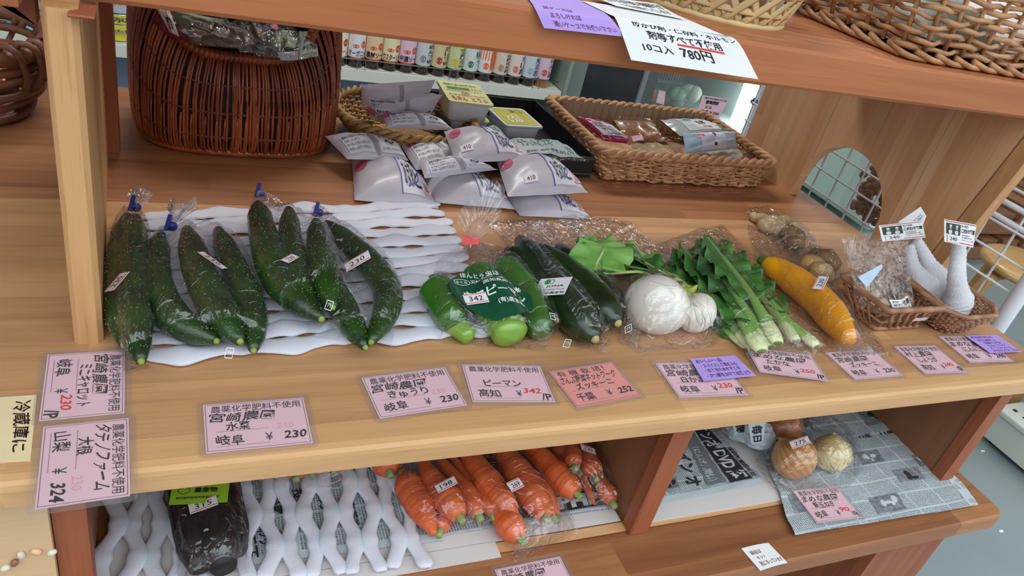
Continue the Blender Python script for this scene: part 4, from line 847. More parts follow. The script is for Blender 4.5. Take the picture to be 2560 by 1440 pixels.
tt, S = packet('snack_packet', 'grey green card packet at the right inside the willow basket', A4([(748, 78), (792, 82), (796, 140), (748, 150)], [.975, .975, .955, .955]), .005, m_gr, 'packets in the willow basket', 9, [('printed_panel', (.15, .3, .95, .9), m_gr, [(m_ink, [('佐賀県産の', .1, .2, .9, .4), ('有機栽培', .0, .55, .9, .8, .02)])])])
packet('snack_packet', 'small white label packet at the front right of the willow basket', A4([(693, 131), (745, 128), (745, 150), (702, 151)], [.97, .97, .958, .958]), .003, mat('pale_label', 'b9c0c6', .6), 'packets in the willow basket', 10)
# ---- round woven tray with frosted noodle bags
cx2, cy2 = .352, 1.165
t = thing('round_basket', 'shallow round woven basket holding frosted noodle bags', 'basket', (cx2, cy2, ZM)); n = 44*4; k = np.linspace(0, 2*PI, n, endpoint=False)
top = np.stack([cx2+.117*np.cos(k), cy2+.112*np.sin(k)], 1); bot = np.stack([cx2+.078*np.cos(k), cy2+.075*np.sin(k)], 1)
wicker(t, bot, top, ZM+.001, ZM+.050, 44, 15, .0022, m_cane2, rimr=.0068, seed=2, braid=2, wob=.7)
m_frost = mat('frosted_bag_film', 'd2ccd8', .38, bump=.6, bscale=45, vary=.1, vscale=14, alpha=.86, coat=.15); m_frostw = mat('white_bag_print', 'd3d2dd', .45); m_vline = mat('violet_print', '5a4bb0', .5); m_pinkb = mat('pink_noodle_ball', 'cf5f80', .6, vary=.25, vscale=80); m_bprint = mat('blue_black_print', '2a3050', .5)
def noodle(label, q, zs, th_, seed, kind='front', ball=None, price=None, grp='frosted noodle bags'):
    cs = A4(q, zs)
    def over(S, t):
        if kind == 'front':
            s2 = sub(S, .56, .12, .84, .93); b = MB(); sheet(b, s2, 10, 12, eps=.0008); l = b.build('brand_panel', m_frostw, t)
            b = MB(); stroke(b, S, [(.56, .10), (.57, .5), (.56, .95)], .012, .0012); stroke(b, s2, [(.3, .9), (.8, .75), (.95, .4), (.7, .15), (.3, .1)], .03, .0016); b.build('violet_line', m_vline, t)
            b = MB(); ink(b, s2, 'あま茶', .18, .35, .62, .92, 0, .0015, .01, hand=.5); ink(b, s2, 'と', .62, .5, .92, .9, 0, .0015, .01)
            stroke(b, s2, [(.2, .3), (.15, .15), (.35, .06), (.5, .12), (.7, .05), (.85, .2), (.8, .32)], .03, .0014); stroke(b, s2, [(.45, .18), (.55, .3), (.62, .2)], .03, .0014); b.build('brush_lettering', m_bprint, l)
            b = MB(); disc(b, S, .88, .78, .075, .10, .0012); l = b.build('round_sticker', m_sticker, t); b = MB(); ink(b, S, '三杯酢', .85, .70, .91, .86, 0, .0018, .012, rot=1); b.build('sticker_print', m_red, l)
        else:
            for (box, lines) in (((.08, .35, .46, .92), [('国産天然素材の天草のみ', .05, .06, .9, .24), ('使用しています。', .05, .32, .6, .46), ('水で洗って軽くほぐして', .05, .54, .92, .68), ('お召し上がりください', .05, .76, .85, .90)]), ((.56, .38, .94, .92), [('◆お召し上り方◆', .15, .06, .85, .22), ('よく冷やしてからどうぞ', .1, .78, .9, .92)])):
                s2 = sub(S, *box); b = MB(); sheet(b, s2, 10, 8, eps=.0008); l = b.build('info_panel', m_frostw, t); b = MB()
                for q_ in lines: ink(b, s2, *q_, 0, .0014, .012)
                if box[0] > .5:
                    stroke(b, s2, [(.3, .5), (.42, .34), (.55, .5), (.68, .36)], .09, .0014)
                    for c_ in range(9): stroke(b, s2, [(.3+.05*c_, .5), (.3+.05*c_, .7)], .008, .0013)
                b.build('lettering', m_bprint, l)
            b = MB(); sheet(b, sub(S, .48, .02, .54, .97), 3, 12, eps=.0006); b.build('seal_seam', mat('seam_film', 'a09aa2', .4, alpha=.9), t)
        if ball: b = MB(); disc(b, S, ball[0], ball[1], .075, .13, .0006, k=24); disc(b, S, ball[0]+.02, ball[1]-.03, .055, .09, .0009, k=16); b.build('pink_noodle_ball', m_pinkb, t)
        if price:
            s2 = sub(S, price[0], price[1], price[0]+.16, price[1]+.14); b = MB(); sheet(b, s2, 4, 3, eps=.0012); l = b.build('price_sticker', m_sticker, t); b = MB(); ink(b, s2, '410', .2, .25, .8, .8, 0, .0016); b.build('sticker_print', mat('maroon_ink', '7a3040', .6), l)
    return packet('noodle_bag', label, cs, th_, m_frost, grp, seed, over=over, wr=.0012, nu=32, nv=26, cat='bag')
g2 = 'frosted noodle bags'
noodle('frosted noodle bag standing furthest back in the round basket', [(903, 212), (1088, 200), (1062, 262), (905, 268)], [.93, .93, .87, .87], .014, 1, 'back')
noodle('front one of the two frosted noodle bags standing in the round basket', [(916, 232), (1106, 236), (1070, 296), (925, 300)], [.905, .905, .85, .85], .016, 2, 'back', (.03, .6))
noodle('frosted noodle bag lying low over the front rim of the round basket', [(955, 280), (1080, 292), (1138, 326), (966, 320)], [.872, .870, .858, .858], .016, 3, 'back', (.04, .35))
noodle('frosted noodle bag at the left front of the stack on the wood', [(880, 400), (1035, 412), (1097, 522), (886, 500)], ZM+.004, .030, 4, 'front', (.10, .38))
noodle('frosted noodle bag at the front of the stack behind the foam net corner', [(1052, 430), (1205, 448), (1290, 524), (1082, 506)], ZM+.004, .030, 5, 'front', (.12, .35))
noodle('frosted noodle bag lowest on the right of the stack, half hidden', [(1240, 462), (1395, 478), (1482, 548), (1300, 540)], ZM+.003, .022, 6, 'front', (.08, .4))
noodle('frosted noodle bag with its back print showing, upper left of the stack', [(812, 340), (985, 350), (1022, 402), (868, 398)], [.835, .835, .828, .828], .020, 7, 'back')
noodle('frosted noodle bag in the middle of the stack, pink ball at left', [(1000, 362), (1110, 362), (1205, 412), (1040, 425)], [.835, .835, .828, .828], .020, 8, 'back', (.12, .25))
noodle('frosted noodle bag bridging the middle of the stack, its back print upward', [(1045, 398), (1180, 402), (1245, 424), (1062, 446)], [.85, .85, .84, .84], .014, 9, 'back')
noodle('frosted noodle bag on top of the stack with pink price sticker 410', [(1110, 328), (1238, 332), (1322, 400), (1140, 408)], [.86, .86, .852, .852], .024, 10, 'front', (.1, .3), (.08, .72))
noodle('frosted noodle bag rightmost of the stack with pointed corner and pink ball', [(1240, 398), (1388, 402), (1470, 482), (1270, 492)], [.842, .842, .834, .834], .026, 11, 'front', (.08, .32), (.2, .74))
# ---- black leatherette tray and tofu tubs
m_blk = mat('black_leatherette', '17171c', .5, bump=.2, bscale=400); m_stitch = mat('white_stitching', 'b8b8b4', .7)
t = thing('black_tray', 'black stitched tray with low walls behind the noodle bags', 'tray', (.55, 1.2, ZM)); X0, X1, Y0, Y1, zt = .425, .668, 1.060, 1.338, ZM+.038
b = MB(); b.box(X0, X1, Y0, Y1, ZM+.0005, ZM+.004); b.build('tray_floor', m_blk, t)
for q in ((X0, X1, Y0, Y0+.004), (X0, X1, Y1-.004, Y1), (X0, X0+.004, Y0+.004, Y1-.004), (X1-.004, X1, Y0+.004, Y1-.004)): b = MB(); b.box(*q, ZM+.004, zt, bev=.0008); b.build('tray_wall', m_blk, t)
b = MB()
for zz in (zt-.003, ZM+.007):
    for x in np.arange(X0+.004, X1-.004, .0045): b.box(x, x+.003, Y0-.0005, Y0+.0002, zz-.0003, zz+.0003)
for x in np.arange(X0+.004, X1-.004, .0045): b.box(x, x+.003, Y0+.0018, Y0+.0023, zt, zt+.0004)
b.build('stitching', m_stitch, t, kind='stuff')
m_tub = mat('white_tub_plastic', 'd9dbe0', .35); m_lidy = mat('pale_yellow_lid', 'e3e0a2', .35, vary=.06, vscale=30); m_lidg = mat('lime_lid_film', 'b9bf45', .3, col2='d8c860', vscale=40, coat=.5); m_greenp = mat('green_print', '4c8a50', .5); m_redpr = mat('red_print', 'c9483a', .5)
def tub(label, q, ztop, h, lidm, inkset, seed):
    c = rectify(q, ztop); cc = sum(c)/4; t = thing('tofu_tub', label, 'tofu tub', cc-[0, 0, h], 0, 'tofu tubs'); S0 = quad(*c)
    P = np.array([p[:2] for p in c]); n = 96; c0 = P.mean(0); a = P[1]-P[0]; w = np.linalg.norm(a); hh = np.linalg.norm(P[3]-P[0]); rz = math.atan2(a[1], a[0])
    L = lambda k, rr: resample_rect(c0, w*k, hh*k, rr, rz, n)
    b = MB(); rib = 1+.006*(np.arange(n) % 4 < 2); R = [(.72, ztop-h), (.80, ztop-h+.002), (.90, ztop-.006), (.90, ztop-.0045), (1., ztop-.0035), (1., ztop-.001)]
    V = []
    for j, (k, z) in enumerate(R):
        p = L(k, .008); p = c0+(p-c0)*(rib[:, None] if 1 <= j <= 2 else 1); V.append(np.column_stack([p, np.full(n, z)]))
    G = np.stack(V); G = np.concatenate([G, G[:, :1]], 1); b.grid(G); b.add(V[0], [list(range(n))]); b.build('tub_body', m_tub, t)
    b = MB(); p = L(.985, .008); V = np.column_stack([p, np.full(n, ztop)]); V2 = V-[0, 0, .001]; b.add(np.concatenate([V, V2]), [list(range(n))]+[[i, n+i, n+(i+1) % n, (i+1) % n] for i in range(n)], 0, False); lid = b.build('lid_film', lidm, t)
    for mm, lst in inkset:
        b = MB()
        for it in lst:
            if it[0] == 'patch': sheet(b, sub(S0, *it[1:5]), 2, 2, eps=.0004)
            else: ink(b, S0, it[0], *it[1:5], 0, .0007, it[5] if len(it) > 5 else .012)
        b.build('lid_print', mm, lid)
def resample_rect(c0, w, h, r, rz, n): return resample(loop_rect(c0[0]-w/2, c0[0]+w/2, c0[1]-h/2, c0[1]+h/2, r, 400), n, rz, c0)
tk = [(m_greenp, [('国産大豆100%使用の', .12, .12, .85, .22), ('patch', .15, .28, .65, .40), ('手づくり', .68, .30, .92, .40)]), (m_redpr, [('もめん', .12, .72, .45, .92, .02), ('有機', .40, .50, .58, .62), ('とうふ', .55, .74, .9, .92)]), (m_grey, [('保存料は使用していません', .1, .44, .9, .49), ('要冷蔵 消費期限は上面に記載', .1, .64, .9, .69)])]
tub('pale yellow tofu tub at the bottom of the stack of two', [(1098, 262), (1192, 272), (1232, 306), (1128, 300)], .846, .038, m_lidy, [(m_greenp, [('国産大豆', .5, .8, .9, .95)])], 1)
tub('pale yellow tofu tub with green and red print on top of the other', [(1091, 197), (1198, 213), (1238, 264), (1121, 253)], .886, .038, m_lidy, tk, 2)
tub('white tofu tub with lime green picture lid right of the stack', [(1219, 268), (1311, 270), (1356, 320), (1262, 313)], .846, .038, m_tub, [(m_lidg, [('patch', .07, .08, .93, .92)]), (m_white, [('とうふ', .25, .40, .62, .80, .03)]), (mat('brown_print', '8a6a2c', .5), [('絹ごし', .5, .14, .85, .30)])], 3)
m_teal = mat('teal_print', '4f8f93', .5)
packet('tray_packet', 'clear sachet with teal print at the left front in the black tray', A4([(1205, 318), (1238, 312), (1290, 372), (1240, 372)], [.85, .85, .842, .842]), .006, m_clear, 'sachets in the black tray', 1, [('printed_strip', (.1, .1, .9, .9), mat('pale_sachet', 'a9b4b8', .5), [(m_teal, [('ひじき煮', .1, .1, .8, .4, .02)]), (m_ink, [('原材料名', .1, .6, .9, .75)])])], cat='packet')
packet('tray_packet', 'long crumpled sachet with teal crosses draped over the tray front', A4([(1262, 348), (1395, 352), (1474, 405), (1300, 392)], [.846, .846, .842, .842]), .008, m_clear, 'sachets in the black tray', 2, [('printed_strip', (.05, .1, .92, .92), mat('pale_sachet', 'a9b4b8', .5), [(mat('grey_green_print', '6e7d74', .5), [('くらこんぶ', .06, .1, .5, .6, .03)]), (m_teal, [('井', .55, .1, .72, .5, .01), ('井', .84, .5, .96, .9, .01)]), (m_ink, [('原材料 昆布 醤油 みりん', .1, .78, .85, .9)])])], cat='packet', wr=.003)
# ---- rectangular wicker tray with packets
t = thing('wicker_tray', 'rectangular tan wicker tray with a thick braided rim', 'basket', (.855, 1.15, ZM)); st_, pr_ = 44, 5; nn = st_*pr_
bot = loop_rect(.690, 1.040, 1.050, 1.255, .012, nn); top = loop_rect(.664, 1.047, 1.032, 1.290, .018, nn)
wicker(t, bot, top, ZM+.003, ZM+.058, st_, 12, .0020, m_cane, rimr=.0078, seed=3, braid=3, wob=.55, jit=.3, per=5)
b = MB()
for k in range(40): y0 = 1.262+.010*(k % 2); x = .69+.0085*k; b.add([(x, y0, ZM+.01), (x+.0085, 1.262+.010*((k+1) % 2), ZM+.01), (x+.0085, 1.262+.010*((k+1) % 2), ZM+.068), (x, y0, ZM+.068)], [[0, 1, 2, 3]], 0, False)
t2 = thing('pleated_liner', 'pleated beige paper liner along the back of the wicker tray', 'liner', (.85, 1.265, ZM+.01)); b.build('pleats', mat('beige_liner', 'b8a590', .7, vary=.1), t2)
g3 = 'packets in the wicker tray'; m_mag = mat('magenta_film', 'b01860', .25, vary=.2, vscale=60, coat=.6); m_miso = mat('brown_miso', 'a0642e', .4, bump=.2, bscale=220, col2='7a481f', vscale=120, coat=.15); m_lb = mat('light_blue_film', 'a9c4dc', .25, vary=.08, vscale=40, coat=.5); m_gly = mat('grey_white_film', 'b9c3c4', .25, vary=.1, vscale=30, coat=.5)
packet('food_packet', 'magenta packet with a white ingredients panel in the wicker tray', A4([(1440, 290), (1518, 305), (1592, 362), (1508, 352)], [.868, .868, .842, .842]), .010, m_mag, g3, 1, [('ingredients_panel', (.14, .22, .88, .80), m_frostw, [(m_ink, [('名称 漬物', .08, .1, .5, .22), ('原材料名 赤しそ', .08, .3, .9, .4), ('内容量 120g', .08, .5, .6, .6), ('しそわかめ', .3, .74, .95, .95, .02)])])])
def gl(S, t): b = MB(); sheet(b, lambda u, v: S(-.04+1.08*np.asarray(u), -.12+1.2*np.asarray(v)), 16, 12, eps=.0022); b.build('clear_wrap', film('smooth_wrap', gloss=.12, haze=.02, bump=.4, bscale=20), t)
packet('food_packet', 'packet of brown paste in shiny clear wrap in the wicker tray', A4([(1535, 300), (1625, 304), (1672, 362), (1572, 364)], [.868, .868, .842, .842]), .010, m_miso, g3, 2, [('small_label', (.12, .72, .36, .9), m_pink, []), ('text_band', (.2, .93, .95, .99), mat('dark_band', '3a2a20', .5), [])], over=gl)
packet('food_packet', 'grey white packet with teal print lying behind the light blue one', A4([(1652, 300), (1760, 300), (1838, 335), (1700, 340)], [.872, .872, .862, .862]), .010, m_gly, g3, 3, [('front_print', (.2, .12, .85, .85), mat('pale_print_panel', 'c4cdd2', .4), [(m_ink, [('昆布', .45, .3, .7, .62, .02)]), (m_teal, [('三陸産', .1, .1, .4, .3)]), (m_redpr, [('特選', .45, .75, .7, .9)])]), ('green_badge', (.80, .55, .97, .85), mat('badge_green', '1f6a5c', .5), [])])
packet('food_packet', 'light blue packet with a dark diamond standing at the right of the wicker tray', A4([(1706, 332), (1838, 330), (1842, 372), (1716, 384)], [.882, .882, .855, .855]), .010, m_lb, g3, 4, [('white_panel', (.26, .06, .74, .94), mat('pale_lilac_panel', 'c9cfe4', .4), [(m_ink, [('◆', .42, .02, .60, .32, .01), ('●', .44, .68, .54, .86, .01)])]), ('price_sticker', (.2, .12, .34, .34), m_pink, [(m_redpr, [('378', .1, .2, .9, .8)])])])
packet('food_packet', 'flat tan packet lying under the brown one at the front of the wicker tray', A4([(1560, 352), (1655, 358), (1690, 396), (1600, 385)], [.842, .842, .842, .842]), .006, mat('tan_packet', 'a58c68', .4, vary=.3, vscale=40), g3, 5)
packet('food_packet', 'flat pinkish brown packet in the middle front of the wicker tray', A4([(1660, 350), (1740, 372), (1815, 402), (1700, 398)], [.84, .84, .842, .842]), .006, mat('pinkish_packet', 'a07a68', .35, vary=.3, vscale=30), g3, 6)
packet('food_packet', 'flat pale blue and yellow packet right front of the wicker tray', A4([(1760, 375), (1845, 372), (1868, 396), (1790, 400)], [.845, .845, .842, .842]), .005, mat('blue_yellow_packet', '9db4c8', .35, col2='b59a50', vscale=25), g3, 7)
packet('food_packet', 'reddish brown packet in the right corner of the wicker tray', A4([(1850, 388), (1900, 372), (1935, 398), (1870, 408)], [.845, .848, .845, .842]), .005, mat('redbrown_packet', '7a4a34', .35, vary=.3, vscale=30), g3, 8)
# ---- two small baskets at the right
def poly_loop(P, n): return resample(np.array(P), n)
t = thing('small_lattice_basket', 'small open lattice basket holding a clear bag of ginger', 'basket', (.945, .63, ZM)); zt = .847
topc = [(.884, .575), (1.001, .575), (1.006, .668), (.880, .664)]; botc = [(.903, .592), (.990, .594), (.992, .652), (.900, .650)]
b = MB()
for i in range(4):
    T0, T1, B0, B1_ = [np.array(q) for q in (topc[i], topc[(i+1) % 4], botc[i], botc[(i+1) % 4])]; m_ = 7 if i % 2 == 0 else 6
    for q in range(m_):
        for sg in (1, -1):
            s0 = (q+.2)/m_; s1 = s0+sg*1.6/m_
            if not -.01 <= s1 <= 1.01: continue
            a = np.r_[B0+(B1_-B0)*s0, ZM+.003]; c = np.r_[T0+(T1-T0)*s1, zt-.002]; nz = np.cross(c-a, np.r_[T1-T0, 0]); nz /= np.linalg.norm(nz); b.tube(np.array([a, (a+c)/2+nz*.001*sg, c])+nz*.0012*sg, .0027, 6, flat=.45, up=nz)
    for z_ in (.35, .7):
        a = np.r_[B0+(T0-B0)*z_, ZM+.003+(zt-ZM)*z_]; c = np.r_[B1_+(T1-B1_)*z_, ZM+.003+(zt-ZM)*z_]; b.tube(np.array([a, (a+c)/2, c]), .0016, 6)
b.build('lattice_strips', m_cane3, t, kind='stuff')
for nm, cc, z_, rr in (('rim', topc, zt, .0042), ('foot_rim', botc, ZM+.004, .0035)):
    P = poly_loop(cc, 160); kk = np.arange(160); b = MB(); b.tube(np.column_stack([P, np.full(160, z_)]), rr*(1+.12*np.abs(np.sin(kk*.45))), 8, closed=True); b.build(nm, m_cane3, t)
b = MB(); b.prism(botc, ZM+.002, ZM+.004); b.build('bottom', m_cane3, t)
b = MB(); S = quad((.945, .5735, .834), (.973, .5735, .834), (.972, .577, .826), (.946, .577, .826)); sheet(b, S, 2, 2); b.build('price_sticker', m_sticker, t)
ginger('ginger chunk at the left inside the lattice basket', [(2145, 715, .014, .5, .010), (2165, 730, .013, 1, .008)], m_gin, None, 'ginger inside the lattice basket')
ginger('ginger chunk at the front inside the lattice basket', [(2195, 765, .013, .2, .006), (2180, 748, .014, .2, .006)], m_gin, None, 'ginger inside the lattice basket')
ginger('ginger chunk at the right inside the lattice basket', [(2275, 735, .014, 1.2, .012), (2265, 752, .013, .9, .008)], m_gin, None, 'ginger inside the lattice basket')
# upright clear bag
tb = thing('ginger_bag', 'upright clear bag of ginger with the 生姜 label in the lattice basket', 'bag', at(2200, 740, z=.83)); yb = .64
c = [at(2102, 597, y=.665), at(2266, 600, y=.655), at(2285, 768, y=.612), at(2150, 775, y=.612)]; Q = quad(*c)
def Sb(u, v):
    u = np.asarray(u, float); v = np.asarray(v, float); p = Q(u, v); e = np.sin(PI*np.clip(u, 0, 1))*np.clip(v, 0, 1); w = .003*np.sin(8*u+5*v)+.002*np.abs(np.sin(13*v-9*u))+.0015*np.abs(np.sin(31*u+6*v)); return p+np.array([0, -1., .25])*(.018*e+w)[..., None]
b = MB(); sheet(b, Sb, 40, 44); b.build('front_film', film('label_bag_film', gloss=.2, haze=.03, bump=.9, bscale=36), tb); b = MB(); sheet(b, lambda u, v: Q(u, v)+np.array([0, .012, 0])*np.sin(PI*u)[..., None], 20, 20); b.build('back_film', m_film, tb)
s2 = sub(Sb, .38, .80, .86, .99); b = MB(); sheet(b, s2, 6, 4, eps=.001); l = b.build('label', m_sticker, tb); b = MB(); ink(b, s2, '生姜', .46, .10, .92, .50, 0, .0016, .01); ink(b, s2, '高知県産', .05, .12, .36, .24, 0, .0016); ink(b, s2, '有機の農園', .05, .32, .40, .46, 0, .0016); ink(b, s2, '原産地 高知県', .3, .66, .9, .74, 0, .0016); ink(b, s2, '生産者', .3, .8, .7, .9, 0, .0016); stroke(b, s2, [(.1, .58), (.95, .58)], .01, .0015); b.build('label_print', m_ink, l)
s2 = quad(Sb(np.array(.06), np.array(.52)), Sb(np.array(.48), np.array(.34)), Sb(np.array(.47), np.array(.38)), Sb(np.array(.16), np.array(.66))); b = MB(); sheet(b, s2, 4, 4, eps=.002); b.build('folded_flap', m_lb, tb)
# ---- woven eight-sided basket with netted garlic
t = thing('small_woven_basket', 'small tightly woven basket with cut corners holding netted garlic', 'basket', (1.06, .61, ZM)); zt = .847; n = 56*4
topc = [(1.016, .552), (1.082, .554), (1.106, .576), (1.108, .628), (1.082, .676), (1.03, .684), (1.000, .668), (.992, .575)]; botc = [(1.036, .578), (1.078, .580), (1.090, .594), (1.090, .626), (1.074, .648), (1.040, .650), (1.026, .640), (1.024, .592)]
top = poly_loop(topc, n); bot = poly_loop(botc, n)
wicker(t, bot, top, ZM+.002, zt-.001, 56, 10, .0021, m_cane3, rimr=.0038, seed=5, braid=1, flat=.8, wob=.8)
m_net = mat('white_mesh_sleeve', 'e4e4ea', .6, bump=.9, bscale=900, stretch=(1, 1, .25))
def garlic(label, bulb, r0, neck, topp, wn, seed, hc=None, txt=True):
    """bulb in a knitted sleeve, pulled up into a tube and stapled to a header card"""
    t = thing('netted_garlic', label, 'garlic', bulb-[0, 0, r0], 0, 'garlic bulbs in white mesh sleeves'); P = crv(np.array([bulb-[0, 0, r0*.95], bulb-[0, 0, r0*.5], bulb, bulb+(neck-bulb)*.30, neck, neck*.4+topp*.6, topp]), 60); s = np.linspace(0, 1, 60)
    d = np.r_[0, np.cumsum(np.linalg.norm(np.diff(P, axis=0), axis=1))]; R = np.interp(d, [0, r0*.25, r0*.6, r0*1.2, r0*1.8, r0*2.6, d[-1]*.75, d[-1]], [r0*.45, r0*.85, r0, r0*.95, r0*.74, wn*1.12, wn, wn*.8]); R = R+.0006*np.sin(d*900)
    b = MB(); b.tube(P, R, 26, up=(0, 1, .2), flat=.8); b.build('mesh_sleeve', m_net, t)
    if hc is not None:
        S = quad(*hc); b = MB(); sheet(b, S, 3, 3, thick=.0006); h = b.build('header_card', m_white, t)
        b = MB(); sheet(b, sub(S, .05, .12, .50, .60), 2, 2, eps=.0006); pc = b.build('photo_print', mat('photo_dark_green', '3c4a40', .6, vary=.4, vscale=300), h)
        b = MB()
        for cu in (.17, .37): disc(b, S, cu, .30, .035, .08, .0011)
        b.build('photo_faces', mat('photo_skin', 'c09a86', .6), h); b = MB()
        for cu in (.17, .37): disc(b, S, cu, .22, .04, .05, .0013); disc(b, S, cu, .50, .06, .10, .0010)
        b.build('photo_clothes', mat('photo_white', 'c9d0d6', .6), h)
        b = MB(); sheet(b, sub(S, .02, .03, .98, .06), 2, 2, eps=.0006); sheet(b, sub(S, .5, .90, .98, .93), 2, 2, eps=.0006); ink(b, S, '特別栽培', .56, .52, .80, .58, 0, .0008); ink(b, S, '岐阜のにんにく農園', .56, .74, .96, .79, 0, .0008); b.build('red_print', mat('card_red', 'a83238', .6), h)
        b = MB(); ink(b, S, 'わっちの', .53, .10, .74, .22, 0, .0008, .03); ink(b, S, 'こだわり野菜', .53, .26, .97, .46, 0, .0008, .035); ink(b, S, '化学肥料不使用', .56, .62, .9, .68, 0, .0008); b.build('header_print', m_ink, h)
        s2 = sub(S, .08, .62, .46, .94); b = MB(); sheet(b, s2, 2, 2, eps=.0012); l = b.build('price_sticker', m_sticker, h); b = MB(); ink(b, s2, '240', .2, .25, .8, .75, 0, .0016, .0); b.build('sticker_print', m_ink, l)
gl3 = at(2400, 762, z=.835); nk = at(2392, 690, y=gl3[1]+.01); tp = at(2398, 604, y=gl3[1]+.028)
garlic('netted garlic rightmost, upright, with the 240 header card at its top', at(2394, 758, z=.836), .024, nk, tp, .0125, 1, [at(2361, 548, y=.600), at(2441, 562, y=.604), at(2433, 619, y=.600), at(2361, 604, y=.596)])
garlic('netted garlic leaning left in the middle, its bulb behind the upright one', at(2357, 722, z=.838), .0265, at(2318, 655, y=.672), at(2288, 600, y=.69), .011, 2, [at(2197, 564, y=.655), at(2305, 552, y=.659), at(2314, 594, y=.653), at(2206, 604, y=.649)])
garlic('netted garlic leftmost, bulb resting against the lattice basket', at(2312, 718, z=.836), .0215, at(2282, 664, y=.664), at(2272, 612, y=.68), .010, 3)
S = quad(at(2245, 556, y=.70), at(2302, 517, y=.70), at(2316, 540, y=.70), at(2306, 566, y=.70)); t = thing('folded_header_sheet', 'plain folded white sheet behind the left garlic header card', 'card', S(np.array(.5), np.array(.5))); b = MB(); sheet(b, S, 5, 5, thick=.0006); b.build('paper', m_white, t); b = MB(); ink(b, S, 'にんにく', .3, .4, .8, .75, 0, .0006, .01); b.build('print', m_bprint, t)
# ---- baskets on the upper shelf
t = thing('large_wicker_basket', 'large tan wicker basket on the right of the upper shelf', 'basket', (1.08, .80, ZU)); st_ = 44; nn = st_*6
c0 = np.array([1.09, .80]); bot = loop_rect(.838, 1.36, .690, .918, .010, nn); top = loop_rect(.815, 1.38, .672, .935, .012, nn)
a = -.02; rot = lambda P: (P-c0) @ np.array([[math.cos(a), math.sin(a)], [-math.sin(a), math.cos(a)]])+c0
wicker(t, rot(bot), rot(top), ZU+.012, ZU+.115, st_, 11, .0034, m_cane, rimr=.007, per=6, seed=6, srad=.0032)
b = MB(); P = rot(bot); k = np.arange(0, nn, 6)
for q in k:
    i0, i1 = q % nn, (q+10) % nn; o = outn(P); a0 = np.r_[P[i0]+o[i0]*.006, ZU+.013]; a1 = np.r_[P[(q+5) % nn]+o[(q+5) % nn]*.008, ZU+.006]; a2 = np.r_[P[i1]+o[i1]*.004, ZU+.0045]; b.tube(crv(np.array([a0, a1, a2]), 6), .0038, 6)
b.build('foot_border', m_cane, t, kind='stuff')
for k, (x, y, mm, lb) in enumerate([(.95, .78, mat('silver_green_packet', '8a9a92', .4, vary=.3, vscale=200), 'grey green packet seen through the wall of the large wicker basket'), (1.12, .80, m_white, 'white packet seen through the wall of the large wicker basket')]):
    packet('boxed_packet', lb, [np.array([x-.07, y+.09, ZU+.03]), np.array([x+.07, y+.09, ZU+.03]), np.array([x+.07, y-.08, ZU+.025]), np.array([x-.07, y-.08, ZU+.025])], .05, mm, 'packets in the large wicker basket', k)
t = thing('hexagon_weave_basket', 'round pale bamboo basket with hexagonal open weave on the upper shelf', 'basket', (.605, .84, ZU)); m_bam = mat('pale_bamboo', 'd9bf8c', .45, vary=.15, vscale=30); C0 = np.array([.612, .838]); Rb, Rt, Hb = .105, .125, .055
cone = lambda th, s: np.stack([C0[0]+(Rb+(Rt-Rb)*s)*np.cos(th), C0[1]+(Rb+(Rt-Rb)*s)*np.sin(th), ZU+.002+Hb*s], -1)
b = MB(); NN = 26
for j in range(NN):
    for sg in (1, -1):
        s = np.linspace(0, 1, 8); th = j*2*PI/NN+sg*s*.42; P = cone(th, s); o = np.stack([np.cos(th), np.sin(th), 0*th], -1); b.tube(P+o*.0008*sg, .0048, 6, flat=.18, up=o)
kk = np.linspace(0, 2*PI, 120, endpoint=False); o = np.stack([np.cos(kk), np.sin(kk), 0*kk], -1)
for s in (.28, .72): b.tube(cone(kk, np.full(120, s)), .0042, 6, flat=.2, closed=True, up=o)
b.build('bamboo_strips', m_bam, t, kind='stuff')
for s, rr in ((0, .004), (1, .0055)): b = MB(); b.tube(cone(kk, np.full(120, s)), rr, 8, closed=True); b.build('rim' if s else 'foot_ring', m_bam, t)
b = MB(); b.lathe([(.001, ZU+.002), (Rb, ZU+.002)], (C0[0], C0[1], 0), 40); b.build('bottom', m_bam, t)
m_egg = mat('white_egg_shell', 'd6d4d8', .5); m_eggb = mat('brown_egg_shell', 'a8826c', .5)
for k in range(11):
    a = k*2*PI/11-2.6; rr = .078; x, y = C0[0]+rr*math.cos(a), C0[1]+rr*math.sin(a); s = np.linspace(0, PI, 14)
    b = MB(); b.lathe([(max(.0001, .021*math.sin(q)*(1+.08*math.cos(q))), .027-.027*math.cos(q)) for q in s], (x, y, ZU+.004), 16); br_ = k % 3 == 2
    o_ = b.build('egg', m_eggb if br_ else m_egg, None, ('brown' if br_ else 'white')+' egg in the bamboo hexagon weave basket', None, 'egg', 'eggs in the bamboo basket: '+('brown' if br_ else 'white'))
t = thing('black_box', 'black box with a gold line behind the bamboo basket on the upper shelf', 'box', (.78, .94, ZU)); c = at(1878, 10, z=ZU); d = at(1978, 22, z=ZU)
b = MB(); b.box(c[0]-.03, d[0]-.02, c[1]+.005, c[1]+.09, ZU+.0005, ZU+.06, bev=.002); b.build('box_body', m_blk, t); b = MB(); b.box(c[0]-.028, d[0]-.022, c[1]+.0042, c[1]+.0052, ZU+.010, ZU+.0115); b.build('gold_line', mat('gold_line', 'a08a50', .4), t)
